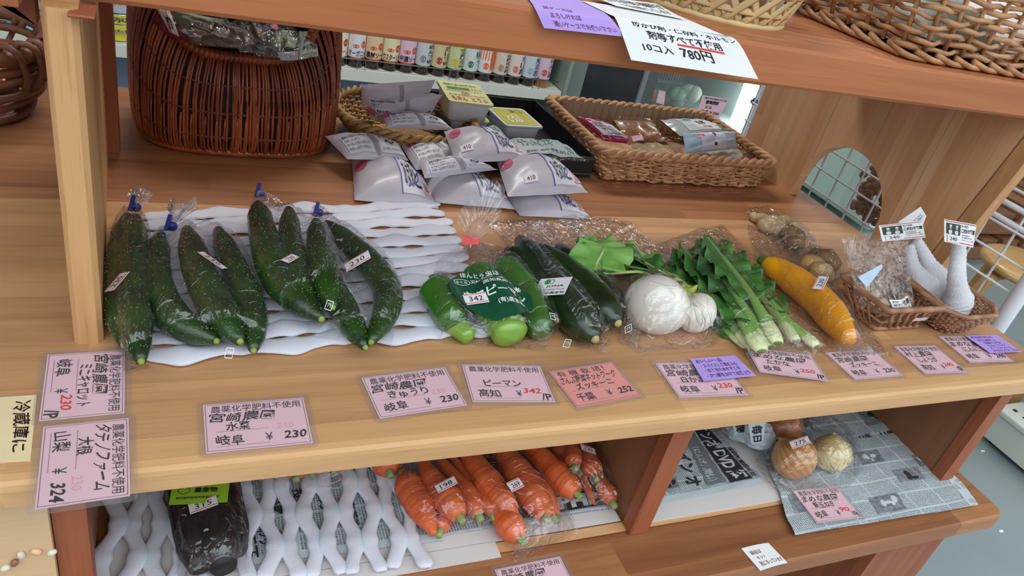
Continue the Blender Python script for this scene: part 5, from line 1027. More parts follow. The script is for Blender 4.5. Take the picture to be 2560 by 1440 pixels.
# ---- vine basket at the left edge
m_vine = mat('brown_vine', '6b4030', .5, bump=.4, bscale=90, col2='8a5c42', vscale=20)
cv = np.array([-.262, 1.185]); t = thing('vine_basket', 'rustic basket of thick twisted vine cut by the left edge of the view', 'basket', (*cv, ZM)); r = np.random.default_rng(9); kk = np.linspace(0, 2*PI, 90, endpoint=False)
ring = lambda R1, z, w=0: np.stack([cv[0]+R1*np.cos(kk)*(1+w*np.sin(3*kk+1)), cv[1]+R1*np.sin(kk), z+.006*np.sin(2*kk+w*30)], -1)
b = MB(); b.tube(ring(.102, .905), .0105, 10, closed=True); b.build('vine_rim', m_vine, t); b = MB()
for j, (R1, z) in enumerate([(.098, .885), (.10, .868), (.094, .85), (.088, .832), (.078, .815), (.068, .806)]): b.tube(ring(R1, z, .04*(j % 2)), .0045+.002*r.random(), 8, closed=True)
for j in range(26):
    a = j*2*PI/26+r.uniform(-.1, .1); s = np.linspace(0, 1, 12); th = a+s*r.uniform(-.9, .9); rr = np.interp(s, [0, .25, .5, 1], [.092, .118, .112, .066]); z = np.interp(s, [0, .12, .3, 1], [.900, .922, .905, .805]); b.tube(np.stack([cv[0]+rr*np.cos(th), cv[1]+rr*np.sin(th), z], -1), .0035+.0015*r.random(), 7)
b.build('wound_vines', m_vine, t, kind='stuff')
c0 = at(5, 135, y=1.15); b = MB(); s = np.linspace(0, PI, 12); packet('orange_packet', 'orange packet inside the vine basket at the left edge', [c0+[-.08, .05, .0], c0+[.0, .05, .0], c0+[.005, -.03, -.03], c0+[-.08, -.03, -.03]], .012, mat('orange_film', 'c4561f', .3, vary=.3, vscale=40, coat=.5), None, 4)
# ================================================================ shop behind
m_cream = mat('cream_steel_shelf', 'd8d9cf', .45, vary=.03); m_dark = mat('dark_recess', '1f2025', .8); m_chrome = mat('chrome_wire', 'a9abb0', .2, metal=1); m_blue = mat('blue_grey_panel', '8393ab', .6)
GY = 2.50
t = thing('store_gondola', 'cream steel shop shelf with wire rail carrying bottles and cans', 'shelf', (.3, GY+.2, 0))
b = MB(); b.box(-1.6, 1.34, GY-.006, GY+.40, .478, .500, bev=.002); b.build('steel_shelf', m_cream, t)
b = MB(); b.box(-1.6, 1.34, GY-.008, GY-.0062, .462, .4998); b.build('price_rail', mat('rail_cream', 'dfe0d4', .4), t)
b = MB(); b.box(-1.6, 1.34, GY+.30, GY+.31, 0, 1.3); b.build('rear_panel', m_blue, t)
b = MB(); b.box(-1.6, 1.34, GY+.10, GY+.30, .05, .07); b.build('steel_shelf', m_cream, t)
b = MB(); b.box(-1.6, 1.34, GY-.006, GY+.40, .80, .82, bev=.002); b.build('steel_shelf', m_cream, t)
b = MB(); b.box(1.345, 1.36, GY-.01, GY+.42, 0, 1.3); b.build('side_panel', mat('grey_green_steel', '8b9a90', .5), t)
b = MB()
for z in (.534,): b.tube(np.array([(-1.5, GY-.002, z), (0, GY-.002, z), (1.32, GY-.002, z)]), .0022, 6)
for x in np.arange(-1.4, 1.33, .327):
    b.tube(crv(np.array([(x, GY-.006, .500), (x, GY-.006, .530), (x+.012, GY-.006, .545), (x+.026, GY-.006, .530), (x+.026, GY-.006, .500)]), 12), .0016, 6)
b.build('wire_rail', m_chrome, t, kind='stuff')
# bottles: colours of label, lettering
m_soy = mat('soy_glass', '2a1410', .15, coat=.5); m_amb = mat('amber_glass', 'a8742a', .15, coat=.5); m_cap = mat('bottle_cap', '1c1c28', .4)
BT_ = [('f0e6c8', 'ソース', 'b06040', 'd04030'), ('e6e4e6', 'オーガニック', '34506a', 'd96a50'), ('e9c9a4', '濃厚ソース', '2a2018', 'd9532c'), ('e8e2b8', 'ウスターソース', '2a2018', 'd9532c'), ('e6c2d8', '中濃ソース', '2a2018', 'd9532c'), ('cfd0d2', 'めんつゆ', '20242c', '8890a0'), ('dcc79c', 'だしつゆ', '3a2c1c', 'b04a38'), ('c9d4a0', 'ぽん酢しょうゆ', '1f3a4c', 'e4b830'), ('d9e0dc', 'ゆず', '1f6a4a', '3c8a5c'), ('e0e2e6', 'かけぽん', 'e2572c', 'f07a28'), ('dfd0c2', '有機玄米酢', '4a3028', 'b89060'), ('e9d6d0', 'すし酢', '3a2c28', 'e07060'), ('c9d4dc', '純米酢', '405060', 'a0b0c0'), ('dcc0d4', 'りんご酢', '7a2f50', 'd85a40')]
bx = np.linspace(.503, 1.268, 14)
desc = ['cream label, half hidden by the willow basket', 'white label and blue lettering', 'orange beige label and tomato picture', 'pale yellow label and tomato picture', 'pink label and tomato picture', 'silver grey label', 'tan label', 'yellow and teal label', 'white label and dark shoulder, green lettering', 'orange and white label', 'beige label of brown rice vinegar', 'pale label with a salmon triangle', 'narrow pale blue label', 'pink label and apple picture over amber liquid']
for k, (lc, tx, ic, ac) in enumerate(BT_):
    x = bx[k]; y = GY+.040; t = thing('sauce_bottle', 'sauce bottle with '+desc[k], 'bottle', (x, y, .5005), 0, 'sauce bottles along the wire rail'); R = .0285
    b = MB(); b.lathe([(.001, 0), (R*.9, 0), (R, .004), (R, .115), (R*.85, .13), (R*.45, .15), (R*.42, .185)], (x, y, .5005), 20); b.build('glass_body', m_amb if k == 13 else m_soy, t)
    b = MB(); b.lathe([(R*.45, .183), (R*.5, .185), (R*.5, .203), (.001, .205)], (x, y, .5005), 16); b.build('cap', m_cap, t)
    cyl = lambda u, v, x=x, y=y: np.stack([x+(R+.0006)*np.sin((np.asarray(u, float)-.5)*3.6+.25), y-(R+.0006)*np.cos((np.asarray(u, float)-.5)*3.6+.25), .5005+.112-.080*np.asarray(v, float)], -1)
    b = MB(); sheet(b, cyl, 18, 3); l = b.build('label', mat('label_'+lc, lc, .5), t)
    b = MB(); vert = k in (5, 6, 7, 8, 9, 10, 11, 12, 13)
    if vert:
        for q, ch in enumerate(tx): ink(b, cyl, ch, .50, .06+.86*q/len(tx), .72, .06+.86*(q+.9)/len(tx), 0, .0004, .03)
    else: ink(b, cyl, tx, .12, .66, .88, .93, 0, .0004, .03)
    b.build('label_lettering', mat('ink_'+ic, ic, .5), l)
    b = MB(); disc(b, cyl, .62 if not vert else .36, .42 if not vert else .7, .10, .16, .0003)
    if k in (1, 2, 3, 4): b2 = MB(); sheet(b2, sub(cyl, .0, .95, 1, 1), 12, 2, eps=.0004); b2.build('label_band', mat('ink_'+ac, ac, .5), l); b2 = MB(); disc(b2, cyl, .36, .5, .11, .08, .0003); b2.build('label_badge', mat('ink_'+ac, ac, .5), l)
    if k == 9: sheet(b, sub(cyl, .0, 0, .5, .45), 6, 2, eps=.0002); sheet(b, sub(cyl, .5, 0, .8, .8), 6, 2, eps=.0002)
    if k == 7: b2 = MB(); sheet(b2, sub(cyl, .1, 0, .95, .12), 8, 2, eps=.0003); b2.build('label_band', mat('ink_'+ac, ac, .5), l)
    if k == 11: b.add(np.array([cyl(np.array(.3), np.array(.98)), cyl(np.array(.8), np.array(.98)), cyl(np.array(.75), np.array(.35))])+[0, -.0004, 0], [[0, 1, 2]])
    b.build('label_picture', mat('ink_'+ac, ac, .5), l)
# cans at the left
def can(label, x, y, z0, h, R, mm, lm, tx, tm):
    t = thing('food_can', label, 'can', (x, y, z0), 0, 'cans on the steel shelf'); b = MB(); b.lathe([(.001, .002), (R*.97, .002), (R*.97, 0), (R, .003), (R, h-.003), (R*.98, h), (R*.93, h), (R*.93, h-.004), (.001, h-.004)], (x, y, z0), 32); b.build('can_body', mm, t)
    cyl = lambda u, v: np.stack([x+(R+.0006)*np.sin((np.asarray(u, float)-.5)*3.4), y-(R+.0006)*np.cos((np.asarray(u, float)-.5)*3.4), z0+h*.94-h*.88*np.asarray(v, float)], -1)
    b = MB(); sheet(b, cyl, 20, 3); l = b.build('paper_label', lm, t); b = MB()
    for q in tx: ink(b, cyl, *q, 0, .0008, .02, hand=.4)
    b.build('label_lettering', tm, l)
m_sil = mat('silver_tin', 'b4b8bc', .3, metal=.8); m_cy = mat('light_blue_label', '8cc4ec', .4, vary=.1, vscale=20); m_wl = mat('white_blue_label', 'cfd9ea', .4); m_yl = mat('yellow_label', 'd8cf3c', .4)
can('light blue can at the bottom of the left stack, half behind the vine basket', -.395, GY+.06, .5005, .055, .043, m_sil, m_cy, [('つぶつぶ', .3, .35, .75, .7)], m_bprint)
can('white and blue can with large brushed とろ lettering on the left stack', -.395, GY+.06, .5560, .075, .043, m_sil, m_wl, [('とろ', .14, .35, .58, .85), ('イワシ', .62, .3, .9, .7)], m_ink)
can('pale blue can right of the とろ can beside the left upright', -.300, GY+.06, .5005, .055, .043, m_sil, m_wl, [('さば', .3, .3, .7, .7)], m_bprint)
can('silver tin with yellow label lower right of the left upright', -.150, GY+.06, .5005, .05, .043, m_sil, m_yl, [('ツナ缶', .2, .2, .8, .5)], m_bprint)
can('silver tin without visible label between the stacked tins', -.150, GY+.06, .5510, .03, .043, m_sil, m_yl, [('無添加', .2, .2, .8, .8)], m_bprint)
can('top silver tin with white label right of the left upright', -.150, GY+.06, .5820, .05, .043, m_sil, mat('grey_white_label', 'b9bcc4', .5), [('オーガニック', .2, .2, .8, .5)], m_redpr)
can('yellow labelled tin at the far left edge', -.50, GY+.06, .5005, .11, .043, m_sil, m_yl, [('コーン', .2, .2, .8, .5)], m_greenp)
for k, x in enumerate((1.02, 1.10, 1.17, 1.235)):
    b = MB(); R = .03; b.lathe([(.001, 0), (R, 0), (R, .07), (R*.8, .085), (R*.5, .09), (R*.5, .11), (.001, .11)], (x, GY+.16, .30), 16); b.build('amber_jar', m_amb, None, ['leftmost', 'second from left', 'third from left', 'rightmost'][k]+' amber glass jar on the board under the bottles', None, 'jar', 'amber jars under the bottles')
b = MB(); b.box(.9, 1.33, GY+.08, GY+.28, .285, .2995); b.build('jar_board', m_cream, None, 'short cream board carrying the amber jars', None, 'board')
# fridge with lit interior
FX0, FX1, FY = 1.74, 2.33, 2.60
t = thing('display_fridge', 'glass door refrigerator lit inside by a bright tube', 'refrigerator', ((FX0+FX1)/2, FY+.3, 0)); m_steel = mat('grey_steel', '8f979e', .35, metal=.3); m_fin = mat('fridge_interior', 'cfd8d4', .5)
b = MB(); b.box(FX0, FX1+.06, FY+.55, FY+.60, 0, 1.9); b.build('back_wall', m_fin, t)
b = MB(); b.box(FX0, FX0+.03, FY+.02, FY+.55, 0, 1.9); b.build('side_wall', m_fin, t)
b = MB(); b.box(FX1+.03, FX1+.06, FY+.02, FY+.55, 0, 1.9); b.build('side_wall', m_fin, t)
b = MB(); b.box(FX0, FX1+.06, FY, FY+.60, 1.9, 2.0); b.build('top_wall', m_steel, t)
b = MB(); b.box(FX0-.01, FX0+.012, FY-.03, FY, .0, 1.9, bev=.003); b.build('door_frame', m_steel, t)
b = MB(); b.box(FX0+.014, FX0+.060, FY-.028, FY, .0, 1.9, bev=.003); b.build('door_frame', mat('dark_gasket', '59625f', .5), t)
b = MB(); b.box(FX1+.005, FX1+.055, FY-.03, FY, .0, 1.9, bev=.003); b.build('door_frame', mat('pale_steel', 'b4b9be', .35, metal=.2), t)
b = MB(); b.box(FX1-.035, FX1-.01, FY+.02, FY+.04, .05, 1.85); b.build('light_tube', mat('tube_light', 'f2fbff', .5, emit=10), t)
for z in (.18, .385, .60, .95): b = MB(); b.box(FX0+.03, FX1+.03, FY+.06, FY+.54, z, z+.01); b.build('glass_shelf', m_fin, t); b = MB(); b.box(FX0+.03, FX1+.03, FY+.05, FY+.058, z-.02, z+.012); b.build('shelf_lip', mat('pale_green_lip', 'c4dccb', .5), t)
b = MB()
for x in np.arange(FX0+.3, FX1, .016): b.box(x, x+.004, FY+.50, FY+.505, .42, .58)
b.build('rear_grille', mat('grille_grey', '9aa6a6', .5), t, kind='stuff')
b = MB(); sheet(b, quad((FX0+.06, FY-.014, 1.85), (FX1, FY-.014, 1.85), (FX1, FY-.014, .05), (FX0+.06, FY-.014, .05)), 2, 2); b.build('door_glass', film('door_glass', gloss=.12, haze=.05, bump=0, rough=.03, tint=(.85, .92, .90)), t)
b = MB(); lf = quad(at(1878, 242, y=FY-.031), at(1898, 244, y=FY-.031), at(1894, 266, y=FY-.031), at(1872, 264, y=FY-.031))
for q in range(4): disc(b, lf, .5+.22*math.cos(q*1.57), .5+.22*math.sin(q*1.57), .24, .24, .0005)
b.build('leaf_decal', mat('decal_grey', '4a4f52', .5), t)
g = 'vegetable bags in the refrigerator'
def blobs(name, label, x, z, mm, n, rr, seed, grp=g):
    r = np.random.default_rng(seed); t = thing(name, label, 'vegetable bag', (x, FY+.2, z), 0, grp); b = MB()
    for i in range(n):
        c = (x+r.uniform(-.025, .025), FY+.17+r.uniform(-.025, .025), z+rr+r.uniform(0, .05)); s = np.linspace(0, PI, 8); b.lathe([(rr*math.sin(q), -rr*1.3*math.cos(q)) for q in s], c, 10, ax=r.normal(0, 1, 3))
    b.build('contents', mm, t, kind='stuff'); b = MB(); s = np.linspace(0, PI, 12); b.lathe([(.048*math.sin(q)*(1+.1*math.sin(9*q)), .05-.05*math.cos(q)) for q in s], (x, FY+.17, z), 18); b.build('film', m_clear, t)
m_or = mat('carrot_skin', 'dc7040', .42, bump=.3, bscale=140, col2='c9562a', vscale=22, coat=.2, stretch=(1, 1, 1)); m_gv = mat('fridge_greens', '5c8a5c', .6, vary=.4, vscale=40)
blobs('vegetable_bag', 'bag of leafy greens at the left on the fridge shelf', 1.84, .396, m_gv, 7, .03, 1); blobs('vegetable_bag', 'bag of orange carrots on the fridge shelf', 1.93, .396, m_or, 6, .02, 2); blobs('vegetable_bag', 'pale green bag right of the orange one in the fridge', 2.06, .396, mat('pale_greens', '9fb8a4', .6, vary=.3, vscale=30), 6, .03, 3); blobs('vegetable_bag', 'white radish bag on the right of the fridge shelf', 2.13, .396, m_tur, 3, .03, 4); blobs('vegetable_bag', 'bag of greens on the lower fridge shelf', 2.20, .192, m_gv, 8, .035, 5)
S = quad(at(1757, 238, y=FY-.02), at(1822, 248, y=FY-.02), at(1798, 296, y=FY-.02), at(1742, 284, y=FY-.02)); t = thing('fridge_price_card', 'pink price card on the refrigerator shelf edge', 'card', S(np.array(.5), np.array(.5))); b = MB(); sheet(b, S, 2, 2, thick=.001); b.build('card_paper', m_pink, t); b = MB(); ink(b, S, HEAD, .1, .06, .95, .16, 0, .0006, .02); ink(b, S, '宮崎農園', .2, .2, .7, .42, 0, .0006, .05); ink(b, S, 'にら', .25, .48, .5, .64, 0, .0006, .04); ink(b, S, '岐阜 ¥ 250', .1, .72, .9, .88, 0, .0006, .04); b.build('lettering', m_ink, t)
b = MB(); sheet(b, quad(at(1648, 226, y=FY-.02), at(1664, 229, y=FY-.02), at(1660, 262, y=FY-.02), at(1640, 256, y=FY-.02)), 2, 2, thick=.001); b.build('pink_tag', m_pink, None, 'plain pink tag at the left edge of the refrigerator door', None, 'card')
t = thing('dark_fridge_unit', 'dark glass fronted unit between bottle shelf and lit refrigerator', 'refrigerator', (1.55, 2.8, 0)); b = MB(); b.box(1.375, 1.46, 2.56, 3.1, 0, 1.9); b.build('side_panel', mat('grey_green_side', '7f8f88', .5), t); b = MB(); b.box(1.462, 1.725, 2.58, 3.1, 0, 1.9); b.build('glass_front', mat('dark_glass', '3a4048', .12, vary=.5, vscale=3, coat=.6), t)
# ---- wire grid beyond the side panel, with pole
m_wht = mat('white_coated_wire', 'd9dce4', .35); GX = 1.22
t = thing('wire_grid_stand', 'white wire grid panel with a thick white pole beside the side panel', 'grid panel', (GX, .9, 0))
b = MB(); b.tube(np.array([(GX, .612, 0), (GX, .612, .7), (GX, .612, 1.3)]), .0125, 16); b.build('pole', m_wht, t)
for z in (.930, .955): b = MB(); b.tube(np.array([(GX, .60, z), (GX, .9, z), (GX, 1.35, z)]), .0042, 10); b.build('rail', m_wht, t)
for z in (.795, .8375, .880, .9225, .98, 1.03, 1.08): b = MB(); b.tube(np.array([(GX-.003, .615, z), (GX-.003, .9, z), (GX-.003, 1.35, z)]), .0022, 8); b.build('wire', m_wht, t)
for z in (.75, .70, .65): b = MB(); b.tube(np.array([(GX-.003, .63, z), (GX-.003, .9, z), (GX-.003, 1.35, z)]), .0022, 8); b.build('wire', m_wht, t)
for y in np.arange(.672, 1.35, .052): b = MB(); b.tube(np.array([(GX+.001, y, .64), (GX+.001, y, .9), (GX+.001, y, 1.1)]), .0022, 8); b.build('wire', m_wht, t)
# things seen through the hand hole
t = thing('nut_bag', 'clear bag of brown nuts hanging behind the wire grid', 'bag', (1.30, .95, .78)); r = np.random.default_rng(3); b = MB(); m_nut = mat('brown_nuts', '7a4f34', .55, bump=.5, bscale=200, col2='a9764c', vscale=60)
for i in range(240):
    c = (1.30+r.uniform(-.02, .02), .945+r.uniform(-.095, .095), .775+r.uniform(0, .15)); s = np.linspace(0, PI, 6); b.lathe([(.008*math.sin(q), -.010*math.cos(q)) for q in s], c, 7, ax=r.normal(0, 1, 3))
b.build('nuts', m_nut, t, kind='stuff'); b = MB(); S = quad((1.275, 1.05, .94), (1.275, .84, .94), (1.272, .84, .74), (1.272, 1.05, .74)); sheet(b, S, 3, 3); b.build('film', m_film, t)
b = MB(); S = quad((1.270, .94, .795), (1.270, .85, .795), (1.270, .85, .765), (1.270, .94, .765)); sheet(b, S, 2, 2); b.build('label', mat('grey_label', '8a9a94', .5), t); b = MB(); ink(b, S, '1000 円', .2, .2, .9, .7, 0, .0006, .03); b.build('label_lettering', m_greenp, t)
t = thing('pale_green_case', 'pale green case with dark slots seen through the hand hole', 'case', (1.75, 1.35, 0)); m_pg = mat('pale_green_plastic', 'c4e6da', .4)
b = MB(); b.box(1.62, 1.92, 1.22, 1.75, .62, .90, bev=.01); b.build('case_body', m_pg, t); b = MB(); b.box(1.615, 1.93, 1.20, 1.76, .58, .60, bev=.004); b.build('ledge', mat('pale_rim', 'c4d6d0', .4), t); b = MB(); b.box(1.63, 1.91, 1.23, 1.74, 0, .578); b.build('dark_base', mat('dark_teal', '2c3c3c', .6), t)
# ---- stool, cabinet, pallets, plinth and crate at the right
m_birch = mat('birch_veneer', 'd0a568', .35, col2='bb8c50', vscale=12, coat=.2, stretch=(1, 1, 1))
sc = np.array([2.60, 1.30]); t = thing('bentwood_stool', 'round bentwood stool beyond the wire grid, cut by the right edge', 'stool', (*sc, 0)); b = MB(); b.lathe([(.001, .452), (.165, .452), (.175, .446), (.178, .436), (.172, .426), (.001, .424)], (*sc, 0), 40); b.build('seat', m_birch, t)
for k in range(4):
    a = PI/4+k*PI/2+.55; d = np.array([math.cos(a), math.sin(a), 0]); P = crv(np.array([np.r_[sc, .412]+d*.05, np.r_[sc, .412]+d*.12, np.r_[sc, .395]+d*.155, np.r_[sc, .35]+d*.172, np.r_[sc, .2]+d*.19, np.r_[sc, .0]+d*.205]), 30); T = np.array([-d[1], d[0], 0]); b = MB(); b.tube(P, .026, 8, flat=.42, up=np.cross(T, [0, 0, 1.])+[0, 0, .4]); b.build('leg', m_birch, t)
t = thing('green_cabinet', 'olive green metal drawer cabinet far behind the grid', 'cabinet', (4.2, 3.2, 0)); m_olv = mat('olive_steel', '98a08e', .45, vary=.05)
b = MB(); b.box(3.6, 5.6, 2.65, 3.25, .28, 1.9); b.build('cabinet_body', m_olv, t)
for z in (.30, .56, .82, 1.08):
    for x in (3.61, 4.28, 4.95): b = MB(); b.box(x, x+.655, 2.64, 2.6495, z, z+.25, bev=.002); b.build('drawer', m_olv, t)
for k, (x, y, z, lb) in enumerate([(3.4, 2.1, .0, 'lowest wooden pallet board pile on the floor behind the stool'), (3.45, 2.12, .132, 'wooden pallet stacked on the lower one behind the stool')]):
    t = thing('wooden_pallet', lb, 'pallet', (x+.5, y+.2, z), 0, 'pallets under the cabinet'); m_pal = wood('pallet_wood', '9c6c4a', '84583c', '5c3c28', (1., .1))
    for q in range(3): b = MB(); b.box(x, x+1.3, y+q*.2, y+q*.2+.09, z+.001, z+.085, bev=.003); b.build('bearer', m_pal, t)
    for q in range(8): b = MB(); b.box(x+q*.165, x+q*.165+.12, y-.02, y+.52, z+.087, z+.125, bev=.003); b.build('deck_board', m_pal, t)
t = thing('white_plinth', 'low white steel shelf base with punched slots on the floor at the right', 'shelf base', (2.6, .6, 0)); X0, Y1 = 2.30, 1.03
b = MB(); b.box(X0+.01, 2.95, -.3, Y1-.01, .015, .105, bev=.002); b.build('base_box', m_cream, t); b = MB(); b.box(X0, 2.96, -.31, Y1, .106, .128, bev=.006); b.build('top_panel', m_cream, t)
b = MB()
for y in np.arange(-.2, Y1-.03, .035): b.box(X0+.045, X0+.060, y, y+.012, .1278, .1285)
b.build('punched_slots', m_dark, t, kind='stuff'); b = MB(); b.tube(np.array([(X0+.03, Y1-.04, .008), (X0+.2, Y1-.04, .008)]), .008, 8); b.build('foot', m_chrome, t)
t = thing('black_crate', 'black plastic crate with slotted sides on the white base', 'crate', (2.62, .72, .129)); m_cr = mat('black_plastic', '1b1c20', .45); X0, X1, Y0, Y1 = 2.44, 2.80, .50, .93
b = MB(); b.box(X0, X1, Y0, Y1, .129, .135); b.build('crate_floor', m_cr, t)
for q in ((X0, X0+.006, Y0, Y1), (X1-.006, X1, Y0, Y1), (X0+.006, X1-.006, Y1-.006, Y1), (X0+.006, X1-.006, Y0, Y0+.006)):
    b = MB(); b.box(*q, .135, .165); b.box(*q, .225, .26); L0 = q[1]-q[0] > q[3]-q[2]
    n_ = 9
    for j in range(n_+1):
        s = j/n_
        if L0: xx = q[0]+(q[1]-q[0])*s; b.box(max(q[0], xx-.008), min(q[1], xx+.008), q[2], q[3], .165, .225)
        else: yy = q[2]+(q[3]-q[2])*s; b.box(q[0], q[1], max(q[2], yy-.008), min(q[3], yy+.008), .165, .225)
    b.build('slotted_side', m_cr, t, kind='stuff')
b = MB(); b.box(X0-.008, X1+.008, Y0-.008, Y0, .25, .265); b.box(X0-.008, X1+.008, Y1, Y1+.008, .25, .265); b.box(X0-.008, X0, Y0, Y1, .25, .265); b.box(X1, X1+.008, Y0, Y1, .25, .265); b.build('rim', m_cr, t)
b = MB(); b.box(2.86, 2.93, .75, 1.02, .129, .30, bev=.003); b.build('wooden_box', wm_red, None, 'small wooden box beside the black crate', None, 'box')
# ================================================================ lower shelf
def newsmat():
    m = bpy.data.materials.new('newsprint'); m.use_nodes = True; nt = m.node_tree; N = nt.nodes; L = nt.links; b = N['Principled BSDF']; b.inputs['Roughness'].default_value = .85
    tc = N.new('ShaderNodeTexCoord'); sp = N.new('ShaderNodeSeparateXYZ'); L.new(tc.outputs['Object'], sp.inputs[0])
    def M_(op, a, bb=None, c=None):
        n = N.new('ShaderNodeMath'); n.operation = op
        for i, q in enumerate((a, bb, c)):
            if q is None: continue
            if isinstance(q, (int, float)): n.inputs[i].default_value = q
            else: L.new(q, n.inputs[i])
        return n.outputs[0]
    x, y = sp.outputs[0], sp.outputs[1]
    # vertical text lines 2.6 mm apart in bands 34 mm tall, columns of bands 52 mm wide
    gl_ = N.new('ShaderNodeTexNoise'); gl_.inputs['Scale'].default_value = 1; gl_.inputs['Detail'].default_value = 2; gl_.inputs['Roughness'].default_value = .8
    mp = N.new('ShaderNodeMapping'); mp.inputs['Scale'].default_value = (1050, 800, 800); L.new(tc.outputs['Object'], mp.inputs[0]); L.new(mp.outputs[0], gl_.inputs[0])
    g = M_('GREATER_THAN', gl_.outputs[0], .46)
    fx = M_('FRACT', M_('MULTIPLY', x, 1/.0036)); cx_ = M_('GREATER_THAN', fx, .34)
    fy = M_('FRACT', M_('MULTIPLY', y, 1/.0032)); cy_ = M_('GREATER_THAN', fy, .16)
    by = M_('GREATER_THAN', M_('FRACT', M_('MULTIPLY', y, 1/.031)), .09); bx_ = M_('GREATER_THAN', M_('FRACT', M_('MULTIPLY', x, 1/.062)), .045)
    k = M_('MULTIPLY', M_('MULTIPLY', g, M_('MULTIPLY', cx_, cy_)), M_('MULTIPLY', by, bx_))
    mx = N.new('ShaderNodeMixRGB'); mx.inputs[1].default_value = (*lin('bcc6cc'), 1); mx.inputs[2].default_value = (*lin('33383e'), 1); L.new(M_('MULTIPLY', k, .85), mx.inputs[0])
    L.new(mx.outputs[0], b.inputs['Base Color']); MATS['newsprint'] = m; return m
m_news = newsmat(); m_newsb = mat('blank_newsprint', 'bcc6cc', .85, vary=.04, vscale=20); m_nink = mat('news_black', '25272d', .8); m_ngrey = mat('halftone_grey', '8a9097', .8, vary=.5, vscale=160); m_nwhite = mat('reversed_white', 'c3cbd0', .8)
def paper(name, label, corners, z, lst, blank=False, wav=.0016, fr=4, grp='newspapers on the lower shelf', nz=None, edge=None, rows_=None):
    c = [at(*p, z=z+(nz[i] if nz else 0)) for i, p in enumerate(corners)]; e = (c[1]-c[0]+c[2]-c[3]); t = thing(name, label, 'newspaper', c[3], math.atan2(e[1], e[0]), grp); bpy.context.view_layer.update()
    Q = quad(*c)
    def S(u, v):
        u = np.asarray(u, float); v = np.asarray(v, float); p = Q(u, v); h = wav*(.5+.5*np.sin(fr*3*u+5*v))*(.5+.5*np.sin(fr*2.2*v-2*u))+wav*.5*np.abs(np.sin(fr*5*v+9*u)); jag = .002*np.sin(v*19+1)*((u < .01)*1.-(u > .99)*1.); p = p+h[..., None]*np.array([0, 0, 1.]); p[..., 0] += jag
        if edge: p = p+edge(u, v)[..., None]*np.array([0, 0, 1.])
        return p
    b = MB(); sheet(b, S, 48, 40, thick=.0004); b.build('sheet', m_newsb if blank else m_news, t)
    for kind, *a in lst:
        b = MB()
        if kind in ('photo', 'band', 'blank', 'tint'):
            s2 = sub(S, *a[0]); sheet(b, s2, 14, 10, eps=.0004); o = b.build({'photo': 'news_photo', 'band': 'headline_band', 'blank': 'blank_margin', 'tint': 'tinted_box'}[kind], {'photo': m_ngrey, 'band': m_nink, 'blank': m_newsb, 'tint': mat('tint_grey', '6f757c', .8)}[kind], t)
            if kind == 'photo':
                b = MB(); rr = np.random.default_rng(int(a[0][0]*1000))
                for _ in range(4): disc(b, s2, rr.uniform(.2, .8), rr.uniform(.3, .8), rr.uniform(.06, .16), rr.uniform(.1, .25), .0006, k=12)
                b.build('photo_shapes', m_nink if rr.random() > .4 else m_nwhite, o)
        else:
            ink(b, S, a[0], *a[1], 0, .0009, a[2] if len(a) > 2 else .02, rot=a[3] if len(a) > 3 else 0); b.build('headline', m_nwhite if kind == 'white' else m_nink, t)
    return t, S
m_liner = mat('white_board_liner', 'cfc9c8', .6)
for (x0, x1, y0, y1), lb in (((-.07, .530, .528, 1.0), 'white board liner under the foam net and carrots'), ((.562, 1.116, .518, 1.0), 'white board liner under the right newspapers'), ((-.06, .350, .505, .527), 'narrow pale paper strip showing in front of the foam net')):
    b = MB(); b.box(x0, x1, y0, y1, ZL+.0014, ZL+.0034); b.build('liner_board', m_liner, None, lb, None, 'liner')
Z0 = ZL+.0065
paper('newspaper', 'newspaper with headlines under the left foam net', [(560, 1150), (1020, 1100), (1110, 1352), (600, 1418)], ZL+.0042, [('black', '量子分野', (.16, .25, .24, .6), .02, 1), ('black', 'おかわり', (.10, .55, .18, .85), .02, 1), ('black', '不正', (.02, .72, .09, .95), .02, 1), ('black', '東芝TOB', (.55, .55, .60, .9), .02, 1), ('black', 'の圧力', (.42, .3, .48, .6), .02, 1), ('black', '投資', (.3, .38, .36, .58), .02, 1), ('blank', (.0, .93, 1, 1))], wav=.0012)
paper('newspaper', 'newspaper with a white on black advert under the carrot bags', [(1000, 1095), (1480, 1040), (1552, 1268), (1080, 1345)], ZL+.0047, [('band', (.36, .02, .50, .96)), ('white', 'サブ医学博士有田', (.37, .05, .49, .7), .03, 1), ('band', (.60, .80, .92, .96)), ('white', 'PHP', (.66, .82, .9, .94), .05), ('black', '大増刷', (.22, .1, .33, .5), .03, 1), ('photo', (.52, .62, .62, .78))], wav=.0012, grp='newspapers on the lower shelf')
paper('newspaper', 'newspaper with large オンライン headline in the right compartment', [(1600, 1060), (1752, 1040), (1915, 1208), (1585, 1276)], ZL+.0042, [('band', (.74, .0, .93, .92)), ('white', 'ラインオ DVD 経', (.76, .02, .92, .90), .03, 1), ('tint', (.56, .04, .72, .90)), ('white', '（にんげん関係）', (.58, .42, .66, .86), .015, 1), ('black', 'せ ライン オ', (.40, .16, .53, .88), .03, 1), ('black', '国語新聞刷新社', (.94, .5, .985, .9), .02, 1), ('photo', (.22, .74, .34, .86)), ('blank', (0, .93, 1, 1))], wav=.002)
